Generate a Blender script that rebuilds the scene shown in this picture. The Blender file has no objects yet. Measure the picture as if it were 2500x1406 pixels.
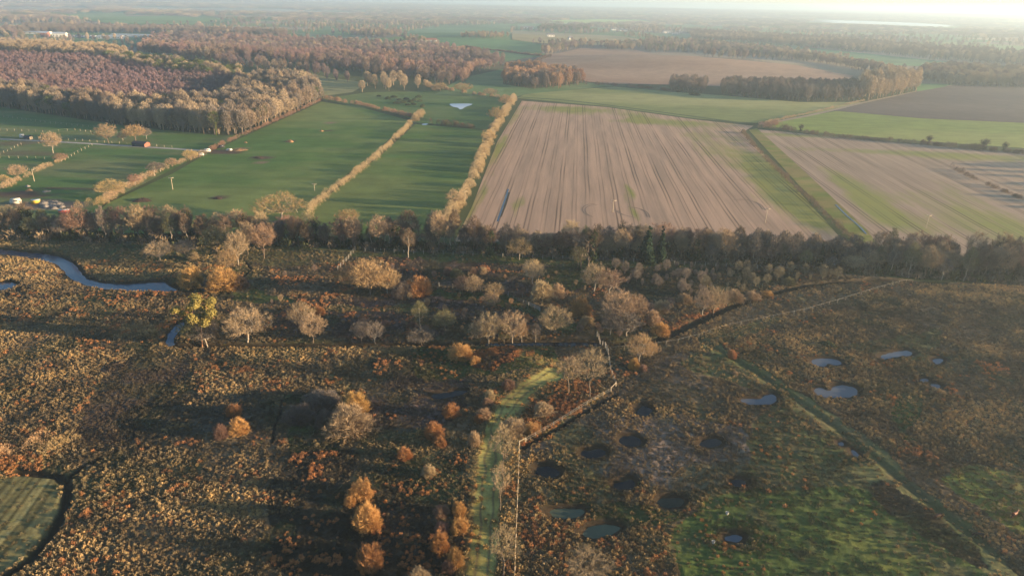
import bpy, bmesh, math, random
import numpy as np
from mathutils import Vector, Matrix
R = math.radians
random.seed(7)
rng = np.random.default_rng(7)
scene = bpy.context.scene
COL = scene.collection

# ------------------------------------------------------------------ camera, sky, sun, exposure
CAM_H = 90.0
F_PX = 1667.0                      # focal length in pixels of a 2500 px wide frame
PITCH = math.atan(699.0 / F_PX)
ROLL = math.atan(0.0205)
SUN_EL, SUN_AZ = R(7.0), R(98.0)     # azimuth clockwise from +Y: low sun far to the right, a touch behind
cd = bpy.data.cameras.new('camera'); cam = bpy.data.objects.new('camera', cd); COL.objects.link(cam)
cd.sensor_width = 36.0; cd.lens = F_PX / 2500.0 * 36.0; cd.clip_start = 0.5; cd.clip_end = 60000
c_f = np.array([0, math.cos(PITCH), -math.sin(PITCH)])
r0 = np.array([1.0, 0, 0]); u0 = np.array([0, math.sin(PITCH), math.cos(PITCH)])
c_r = math.cos(ROLL) * r0 + math.sin(ROLL) * u0
c_u = -math.sin(ROLL) * r0 + math.cos(ROLL) * u0
cam.matrix_world = Matrix(((c_r[0], c_u[0], -c_f[0], 0), (c_r[1], c_u[1], -c_f[1], 0), (c_r[2], c_u[2], -c_f[2], CAM_H), (0, 0, 0, 1)))
scene.camera = cam
world = bpy.data.worlds.new('World'); scene.world = world; world.use_nodes = True
nt = world.node_tree; bg = nt.nodes['Background']
sky = nt.nodes.new('ShaderNodeTexSky'); sky.sky_type = 'NISHITA'; sky.sun_disc = False
sky.sun_elevation = SUN_EL; sky.sun_rotation = SUN_AZ; sky.altitude = 100; sky.air_density = 1.0; sky.dust_density = .1; sky.ozone_density = 2.5
nt.links.new(sky.outputs[0], bg.inputs['Color']); bg.inputs['Strength'].default_value = 0.08
sl = bpy.data.lights.new('sun', 'SUN'); sl.energy = 5.0; sl.angle = R(0.6); sl.color = (1.0, 0.72, 0.42)
sun = bpy.data.objects.new('sun', sl); COL.objects.link(sun)
sdir = Vector((math.sin(SUN_AZ) * math.cos(SUN_EL), math.cos(SUN_AZ) * math.cos(SUN_EL), math.sin(SUN_EL)))
sun.rotation_euler = sdir.to_track_quat('Z', 'Y').to_euler(); sun.location = (300, -50, 200)
vs = scene.view_settings; vs.view_transform = 'Standard'; vs.look = 'None'; vs.exposure = 1.9; vs.gamma = 1.0; vs.use_curve_mapping = False
cy = scene.cycles
cy.max_bounces = 4; cy.diffuse_bounces = 2; cy.glossy_bounces = 2; cy.transmission_bounces = 1; cy.volume_bounces = 2; cy.transparent_max_bounces = 4
cy.use_denoising = True
try: cy.denoiser = 'OPENIMAGEDENOISE'; cy.denoising_input_passes = 'RGB_ALBEDO_NORMAL'
except Exception: pass
cy.caustics_reflective = False; cy.caustics_refractive = False

# ------------------------------------------------------------------ small numeric tools
def _h(ix, iy, s):
    n = (ix.astype(np.int64) * 374761393 + iy.astype(np.int64) * 668265263 + s * 974634777) & 0xFFFFFFFF
    n = ((n ^ (n >> 13)) * 1274126177) & 0xFFFFFFFF
    return ((n ^ (n >> 16)) & 0xFFFF) / 65535.0
def vn(x, y, sc, s=0):
    x = np.asarray(x, float) / sc; y = np.asarray(y, float) / sc
    ix = np.floor(x); iy = np.floor(y); fx = x - ix; fy = y - iy
    fx = fx * fx * (3 - 2 * fx); fy = fy * fy * (3 - 2 * fy)
    a = _h(ix, iy, s); b = _h(ix + 1, iy, s); c = _h(ix, iy + 1, s); d = _h(ix + 1, iy + 1, s)
    return (a + (b - a) * fx) * (1 - fy) + (c + (d - c) * fx) * fy
def fbm(x, y, sc, s=0, o=3):
    t = 0; a = 1; w = 0
    for k in range(o):
        t = t + a * vn(x, y, sc / 2.03 ** k, s + 17 * k); w += a; a *= .55
    return t / w
def sst(a, b, x): t = np.clip((x - a) / (b - a), 0, 1); return t * t * (3 - 2 * t)

def ray(px, py):
    d = c_f + (px - 1250) / F_PX * c_r + (703 - py) / F_PX * c_u
    return d
def P0(px, py):
    d = ray(px, py); t = CAM_H / -d[2]; return np.array([d[0] * t, d[1] * t])
HILLS = []
for (px, py, amp, sx, sy) in [(1660, 160, 13, 230, 130), (200, 165, 15, 330, 190), (1180, 100, 14, 330, 260), (650, 190, 5, 200, 150)]:
    HILLS.append((*P0(px, py), amp, sx, sy))
def Z(x, y):
    x = np.asarray(x, float); y = np.asarray(y, float); d = np.hypot(x, y); z = np.zeros_like(d)
    for hx, hy, amp, sx, sy in HILLS: z = z + amp * np.exp(-((x - hx) / sx) ** 2 - ((y - hy) / sy) ** 2)
    z = z * sst(600, 850, d)
    z = z + sst(1400, 3500, d) * 16 * (fbm(x, y, 900, 3, 2) - .45) + sst(4500, 9000, d) * 60 * (fbm(x, y, 3800, 5, 2) - .42)
    return z
_ts = np.concatenate([np.linspace(60, 1000, 300), np.geomspace(1004, 24000, 900)])
def P(px, py):
    """ground point seen at photo pixel (px,py)"""
    d = ray(px, py); dh = math.hypot(d[0], d[1])
    if d[2] < -0.13: return P0(px, py)
    t = _ts / dh; zz = CAM_H + d[2] * t - Z(d[0] * t, d[1] * t)
    k = np.argmax(zz < 0)
    if zz[k] >= 0: k = len(t) - 1
    a, b = (t[k - 1], t[k]) if k else (t[0], t[1]); za, zb = zz[k - 1], zz[k]
    tt = a + (b - a) * za / (za - zb) if za > 0 > zb else b
    return np.array([d[0] * tt, d[1] * tt])
def PP(pts): return np.array([P(*p) for p in pts])
def depth(x, y, z=0.0): return float(np.dot(np.array([x, y, z - CAM_H]), c_f))
def pix(x, y, z=0.0):
    q0 = np.asarray(x); q1 = np.asarray(y); q2 = z - CAM_H
    de = q0 * c_f[0] + q1 * c_f[1] + q2 * c_f[2]
    return 1250 + F_PX * (q0 * c_r[0] + q1 * c_r[1] + q2 * c_r[2]) / de, 703 - F_PX * (q0 * c_u[0] + q1 * c_u[1] + q2 * c_u[2]) / de
def inpoly(x, y, poly):
    x = np.asarray(x); y = np.asarray(y); r = np.zeros(x.shape, bool); n = len(poly)
    bb = (x >= poly[:, 0].min()) & (x <= poly[:, 0].max()) & (y >= poly[:, 1].min()) & (y <= poly[:, 1].max())
    xs = x[bb]; ys = y[bb]; rr = np.zeros(xs.shape, bool)
    for i in range(n):
        x0, y0 = poly[i]; x1, y1 = poly[(i + 1) % n]
        if y0 == y1: continue
        c = ((y0 > ys) != (y1 > ys)) & (xs < (x1 - x0) * (ys - y0) / (y1 - y0) + x0); rr ^= c
    r[bb] = rr; return r
def segdist(x, y, pts, closed=False):
    d = np.full(np.shape(x), 1e9); n = len(pts)
    for i in range(n if closed else n - 1):
        a = pts[i]; b = pts[(i + 1) % n]; ab = b - a; L = max(ab @ ab, 1e-9)
        t = np.clip(((x - a[0]) * ab[0] + (y - a[1]) * ab[1]) / L, 0, 1)
        d = np.minimum(d, np.hypot(x - a[0] - t * ab[0], y - a[1] - t * ab[1]))
    return d
def smooth_loop(p, n=3, closed=True):
    p = np.asarray(p, float)
    for _ in range(n):
        q = np.roll(p, -1, 0) if closed else p[1:]; s = p if closed else p[:-1]
        a = s * .75 + q * .25; b = s * .25 + q * .75; o = np.empty((len(a) * 2, 2)); o[0::2] = a; o[1::2] = b
        p = o if closed else np.vstack([p[:1], o, p[-1:]])
    return p

# ------------------------------------------------------------------ mesh and object tools
def mesh_np(name, v, f, mat=None, smooth=False):
    """v (n,3); f (m,k) array with one k, or a list of such arrays"""
    me = bpy.data.meshes.new(name); fs = f if isinstance(f, list) else [f]; fs = [np.asarray(a, np.int32) for a in fs if len(a)]
    nl = sum(a.size for a in fs); nf = sum(len(a) for a in fs)
    me.vertices.add(len(v)); me.vertices.foreach_set('co', np.asarray(v, np.float32).ravel())
    me.loops.add(nl); me.loops.foreach_set('vertex_index', np.concatenate([a.ravel() for a in fs]))
    me.polygons.add(nf); tot = np.concatenate([np.full(len(a), a.shape[1], np.int32) for a in fs])
    st = np.concatenate([[0], np.cumsum(tot)[:-1]]).astype(np.int32)
    me.polygons.foreach_set('loop_start', st)
    me.update(calc_edges=True); me.validate()
    if smooth: me.polygons.foreach_set('use_smooth', np.ones(len(me.polygons), bool))
    if mat: me.materials.append(mat)
    return me
def link(name, me, parent=None, loc=None, rz=0, sc=None):
    o = bpy.data.objects.new(name, me); COL.objects.link(o)
    if parent: o.parent = parent
    if loc is not None: o.location = loc
    if rz: o.rotation_euler = (0, 0, rz)
    if sc is not None: o.scale = sc if hasattr(sc, '__len__') else (sc, sc, sc)
    return o
def tag(o, label=None, cat=None, group=None, kind=None):
    if label: o['label'] = label
    if cat: o['category'] = cat
    if group: o['group'] = group
    if kind: o['kind'] = kind
    return o
def copy_tree(o, parent=None):
    c = o.copy(); COL.objects.link(c)
    if parent: c.parent = parent
    for ch in o.children: copy_tree(ch, c)
    return c
class MB:
    def __init__(s): s.v = []; s.f = {}; s.n = 0
    def add(s, v, f):
        v = np.asarray(v, float); f = np.asarray(f, int); s.v.append(v); s.f.setdefault(f.shape[1], []).append(f + s.n); s.n += len(v)
    def box(s, c, d, rz=0, taper=1.0):
        x, y, z = [k / 2 for k in d]; v = np.array([[i * x * (taper if k > 0 else 1), j * y * (taper if k > 0 else 1), k * z] for k in (-1, 1) for j in (-1, 1) for i in (-1, 1)], float)
        cr, sr = math.cos(rz), math.sin(rz); v = np.c_[v[:, 0] * cr - v[:, 1] * sr, v[:, 0] * sr + v[:, 1] * cr, v[:, 2]] + np.array(c)
        s.add(v, [[0, 2, 3, 1], [4, 5, 7, 6], [0, 1, 5, 4], [2, 6, 7, 3], [0, 4, 6, 2], [1, 3, 7, 5]])
    def tube(s, p0, p1, r0, r1, n=4):
        v, f = tubes(np.array([p0]), np.array([p1]), np.array([r0]), np.array([r1]), n); s.add(v, f)
    def mesh(s, name, mat, smooth=False):
        return mesh_np(name, np.vstack(s.v), [np.vstack(a) for a in s.f.values()], mat, smooth)
    def build(s, name, mat, parent=None, **k): return link(name, s.mesh(name, mat), parent, **k)
def frames(d):
    d = d / np.maximum(np.linalg.norm(d, axis=1, keepdims=True), 1e-9)
    a = np.where(np.abs(d[:, 2:3]) < .9, np.array([[0, 0, 1.]]), np.array([[1., 0, 0]]))
    u = np.cross(d, a); u /= np.linalg.norm(u, axis=1, keepdims=True); w = np.cross(d, u); return d, u, w
def tubes(p0, p1, r0, r1, n=4):
    d, u, w = frames(p1 - p0); m = len(p0); v = np.empty((m, 2 * n, 3))
    for k in range(n):
        a = 2 * math.pi * k / n; o = u * math.cos(a) + w * math.sin(a)
        v[:, k] = p0 + o * r0[:, None]; v[:, n + k] = p1 + o * r1[:, None]
    base = (np.arange(m) * 2 * n)[:, None, None]
    q = np.array([[k, (k + 1) % n, n + (k + 1) % n, n + k] for k in range(n)])[None]
    return v.reshape(-1, 3), (base + q).reshape(-1, 4)
def tris(p0, p1, w, rg):
    """twigs and blades: one thin triangle each from p0 to p1 with base width w"""
    m = len(p0); d, u, ww = frames(p1 - p0); a = rg.uniform(0, math.pi, m)[:, None]
    o = (u * np.cos(a) + ww * np.sin(a)) * (np.asarray(w) / 2 * np.ones(m))[:, None]
    v = np.stack([p0 - o, p0 + o, p1], 1).reshape(-1, 3); return v, np.arange(3 * m).reshape(-1, 3)

# ------------------------------------------------------------------ materials
def nodes(name):
    m = bpy.data.materials.new(name); m.use_nodes = True; n = m.node_tree; return m, n, n.nodes['Principled BSDF']
def setin(b, rough=.9, spec=.2, **k):
    b.inputs['Roughness'].default_value = rough; b.inputs['Specular IOR Level'].default_value = spec
def mix(n, f, a, b, mode='MIX'):
    x = n.nodes.new('ShaderNodeMix'); x.data_type = 'RGBA'; x.blend_type = mode
    for s, val in ((x.inputs[0], f), (x.inputs[6], a), (x.inputs[7], b)):
        if isinstance(val, bpy.types.NodeSocket): n.links.new(val, s)
        elif isinstance(val, (int, float)): s.default_value = val
        else: s.default_value = (*val[:3], 1)
    return x.outputs[2]
def math_(n, op, a, b=0.0, c=None, clamp=False):
    x = n.nodes.new('ShaderNodeMath'); x.operation = op; x.use_clamp = clamp
    for i, val in enumerate((a, b) if c is None else (a, b, c)):
        if isinstance(val, bpy.types.NodeSocket): n.links.new(val, x.inputs[i])
        else: x.inputs[i].default_value = val
    return x.outputs[0]
def noise(n, scale, detail=3, vec=None, rough=.55):
    x = n.nodes.new('ShaderNodeTexNoise'); x.inputs['Scale'].default_value = scale; x.inputs['Detail'].default_value = detail; x.inputs['Roughness'].default_value = rough
    if vec is not None: n.links.new(vec, x.inputs['Vector'])
    return x.outputs[0]
def rampf(n, v, lo, hi):
    x = n.nodes.new('ShaderNodeMapRange'); n.links.new(v, x.inputs[0]); x.inputs[1].default_value = lo; x.inputs[2].default_value = hi; return x.outputs[0]
def pos(n, scl=(1, 1, 1), rz=0):
    g = n.nodes.new('ShaderNodeNewGeometry'); m = n.nodes.new('ShaderNodeMapping'); m.inputs['Scale'].default_value = scl; m.inputs['Rotation'].default_value = (0, 0, rz)
    n.links.new(g.outputs['Position'], m.inputs['Vector']); return m.outputs[0]
def bump(n, b, h, strength, dist):
    x = n.nodes.new('ShaderNodeBump'); x.inputs['Strength'].default_value = strength; x.inputs['Distance'].default_value = dist
    n.links.new(h, x.inputs['Height']); n.links.new(x.outputs[0], b.inputs['Normal'])
def plain(name, c, rough=.8, spec=.3, var=.15, sc=2.0, metal=0):
    m, n, b = nodes(name); setin(b, rough, spec); b.inputs['Metallic'].default_value = metal
    g = n.nodes.new('ShaderNodeTexCoord'); v = noise(n, sc, 3, g.outputs['Object'])
    n.links.new(mix(n, v, [k * (1 - var) for k in c], [min(1, k * (1 + var)) for k in c]), b.inputs['Base Color']); return m
def veg(name, c, var=.2, hue=.012):
    """twigs, foliage: colour varied from plant to plant"""
    m, n, b = nodes(name); setin(b, .85, .12); oi = n.nodes.new('ShaderNodeObjectInfo')
    hs = n.nodes.new('ShaderNodeHueSaturation'); hs.inputs['Color'].default_value = (*c, 1)
    n.links.new(math_(n, 'MULTIPLY_ADD', oi.outputs['Random'], 2 * var, 1 - var), hs.inputs['Value'])
    n.links.new(math_(n, 'MULTIPLY_ADD', math_(n, 'FRACT', math_(n, 'MULTIPLY', oi.outputs['Random'], 7.31)), 2 * hue, .5 - hue), hs.inputs['Hue'])
    nz = noise(n, .9, 2, pos(n)); n.links.new(mix(n, rampf(n, nz, .35, .65), hs.outputs[0], (1, .93, .85), 'MULTIPLY') if 0 else hs.outputs[0], b.inputs['Base Color']); return m
def attr_mat(name, detail=((1.3, .35), (7.0, .25)), bumps=(3.0, .6, .25), inst=False, rough=.95, stretch=(1, 1, 1)):
    m, n, b = nodes(name); setin(b, rough, .08); a = n.nodes.new('ShaderNodeAttribute'); a.attribute_name = 'tint' if inst else 'Col'
    if inst: a.attribute_type = 'INSTANCER'
    c = a.outputs['Color']
    if not inst:
        p = pos(n, stretch)
        for sc, amt in detail: c = mix(n, 1.0, c, mix(n, noise(n, sc, 3, p), [1 - amt * 2.2] * 3, [1 + amt * 2.2] * 3), 'MULTIPLY')
        if bumps: bump(n, b, noise(n, bumps[0], 4, p, .65), bumps[1], bumps[2])
    n.links.new(c, b.inputs['Base Color']); return m
def put_col(me, c, name='Col'):
    a = me.color_attributes.new(name, 'FLOAT_COLOR', 'POINT'); c = np.c_[np.clip(c, 0, 1), np.ones(len(c))]; a.data.foreach_set('color', c.astype(np.float32).ravel())

# ------------------------------------------------------------------ the lie of the land (outlines read off the photo, cast onto the ground)
def ell(cx, cy, rx, ry, n=12, k=0.0):
    return [(cx + rx * math.cos(a) * (1 + k * math.cos(2 * a + 1)), cy + ry * math.sin(a) * (1 - k * math.sin(3 * a))) for a in [2 * math.pi * i / n for i in range(n)]]
WATER = [  # name, outline, colour of the water, label
 ('river', [(-60, 600), (0, 607), (60, 614), (130, 620), (160, 630), (185, 645), (200, 668), (215, 682), (260, 690), (310, 692), (360, 688), (402, 685), (414, 697), (440, 707), (400, 709), (350, 708), (300, 707), (240, 701), (195, 690), (165, 674), (150, 652), (130, 638), (95, 630), (40, 622), (0, 617), (-60, 612)], 'w', 'winding blue river with a broad bend'),
 ('pool', [(-60, 689), (0, 687), (30, 686), (42, 692), (35, 699), (15, 705), (-60, 706)], 'w', 'small blue pool south of the river'),
 ('stream', [(448, 782), (452, 788), (436, 804), (424, 822), (424, 840), (403, 840), (407, 820), (420, 800), (436, 786)], 'w', 'short curve of blue stream beside the pine'),
 ('pond', [(1980, 878), (1997, 872), (2030, 871), (2050, 876), (2058, 884), (2046, 889), (2032, 887), (2022, 884), (2018, 891), (2000, 890), (1985, 885)], 'i', 'pale kidney shaped pond on the heath'),
 ('pond', [(2150, 866), (2165, 860), (2185, 856), (2205, 852), (2225, 855), (2231, 860), (2222, 866), (2200, 867), (2186, 868), (2172, 873), (2155, 874)], 'i', 'pale long pond bent like a boot'),
 ('pond', [(2278, 874), (2300, 872), (2303, 880), (2292, 887), (2282, 883)], 'i', 'tiny pale pond furthest to the right'),
 ('pond', [(1988, 948), (2000, 943), (2014, 946), (2028, 950), (2034, 940), (2055, 936), (2078, 938), (2095, 948), (2095, 960), (2075, 966), (2040, 967), (2010, 966), (1995, 960)], 'i', 'largest pale pond with a notch in its far bank'),
 ('pond', [(1808, 970), (1830, 970), (1852, 973), (1866, 960), (1890, 960), (1900, 968), (1895, 978), (1870, 985), (1840, 986), (1815, 980)], 'i', 'pale crescent pond beside the grassy bank'),
 ('pond', ell(2257, 925, 13, 5), 'i', 'small pale pond, upper of a close pair'), ('pond', ell(2285, 939, 11, 5), 'i', 'small pale pond, lower of a close pair'),
 ('pond', ell(1575, 1000, 20, 12), 'k', 'dark pond below the fence corner'), ('pond', ell(1540, 1072, 27, 13), 'k', 'round dark pond between two others'),
 ('pond', [(1416, 1098), (1430, 1092), (1446, 1096), (1462, 1090), (1478, 1096), (1480, 1106), (1462, 1114), (1440, 1115), (1420, 1108)], 'k', 'black heart shaped pond'),
 ('pond', [(1305, 1142), (1318, 1133), (1345, 1134), (1366, 1142), (1369, 1152), (1355, 1160), (1328, 1158), (1308, 1152)], 'k', 'black oblong pond nearest the fence'),
 ('pond', [(1495, 1176), (1515, 1170), (1546, 1165), (1552, 1178), (1535, 1190), (1508, 1192)], 'k', 'black pond with ragged edge'),
 ('pond', ell(1735, 1077, 26, 11, k=.1), 'k', 'dark round pond in the brown flat'), ('pond', ell(1803, 1174, 17, 11), 'k', 'dark small pond in a green ring'),
 ('pond', [(1342, 1240), (1365, 1234), (1400, 1240), (1425, 1238), (1432, 1248), (1405, 1260), (1370, 1262), (1345, 1255)], 'g', 'dull green pond'),
 ('pond', [(1424, 1290), (1440, 1279), (1475, 1276), (1512, 1278), (1520, 1286), (1495, 1300), (1460, 1310), (1430, 1304)], 'g', 'pale green murky pond'),
 ('pond', ell(1638, 1222, 34, 13, k=.12), 'd', 'dark mossy pool'), ('pond', ell(1792, 1308, 25, 10), 'i', 'small blue pond in green turf'),
 ('pond', ell(2055, 1079, 8, 6), 'i', 'pond'), ('pond', [(2078, 1092), (2090, 1098), (2103, 1112), (2090, 1112), (2078, 1102)], 'i', 'pond'),
 ('pond', [(1050, 963), (1090, 952), (1130, 948), (1152, 951), (1120, 962), (1070, 971)], 'k', 'dark pool beside the bracken mound'),
 ('ditch_water', [(1190, 836), (1330, 835), (1480, 835), (1480, 839), (1330, 840), (1190, 840)], 'k', 'still water in the straight ditch'),
]
def ragged(p, amp):
    e = np.roll(p, -1, 0) - np.roll(p, 1, 0); nn = np.c_[e[:, 1], -e[:, 0]]; nn /= np.linalg.norm(nn, axis=1, keepdims=True) + 1e-9; return p + nn * (amp * (fbm(p[:, 0], p[:, 1], 1.7, 66, 2) - .5) * 2)[:, None]
WPOLY = [ragged(smooth_loop(PP(w[1]), 3), (.5 if w[0] == 'pond' else .4)) for w in WATER]
DITCH = [  # centre line, half width, depth
 (PP([(424, 842), (600, 841), (800, 840), (1000, 839), (1330, 838), (1500, 838), (1590, 832), (1640, 816), (1700, 788), (1800, 742), (1900, 712), (1990, 692), (2130, 682), (2300, 690)]), 1.5, 1.2),
 (PP([(40, 1150), (100, 1156), (142, 1161), (166, 1182), (160, 1232), (130, 1300), (80, 1362), (10, 1410), (-60, 1440)]), .95, .6),
 (PP([(166, 1168), (200, 1140), (240, 1120)]), .7, .5), (PP([(600, 640), (615, 660), (580, 690), (560, 715)]), .5, .35), (PP([(2000, 935), (2060, 950)]), .3, .05),
 (PP([(1505, 965), (1440, 1000), (1380, 1035), (1275, 1095)]), .6, .45), (PP([(1700, 820), (1780, 868), (1900, 945), (2010, 1020), (2140, 1120), (2260, 1220), (2420, 1340), (2560, 1440)]), 1.2, .3),
 (PP([(688, 975), (684, 1010), (670, 1040), (665, 1080)]), .4, .2),
]
TRACK = PP([(1172, 1440), (1182, 1330), (1190, 1240), (1192, 1160), (1200, 1090), (1215, 1040), (1245, 985), (1290, 945), (1350, 915)])
def water_s(x, y):
    s = np.full(np.shape(x), 99.0)
    for p in WPOLY:
        bb = (x > p[:, 0].min() - 4) & (x < p[:, 0].max() + 4) & (y > p[:, 1].min() - 4) & (y < p[:, 1].max() + 4)
        if not bb.any(): continue
        d = segdist(x[bb], y[bb], p, True); d = np.where(inpoly(x[bb], y[bb], p), -d, d); s[bb] = np.minimum(s[bb], d)
    return s

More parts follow.
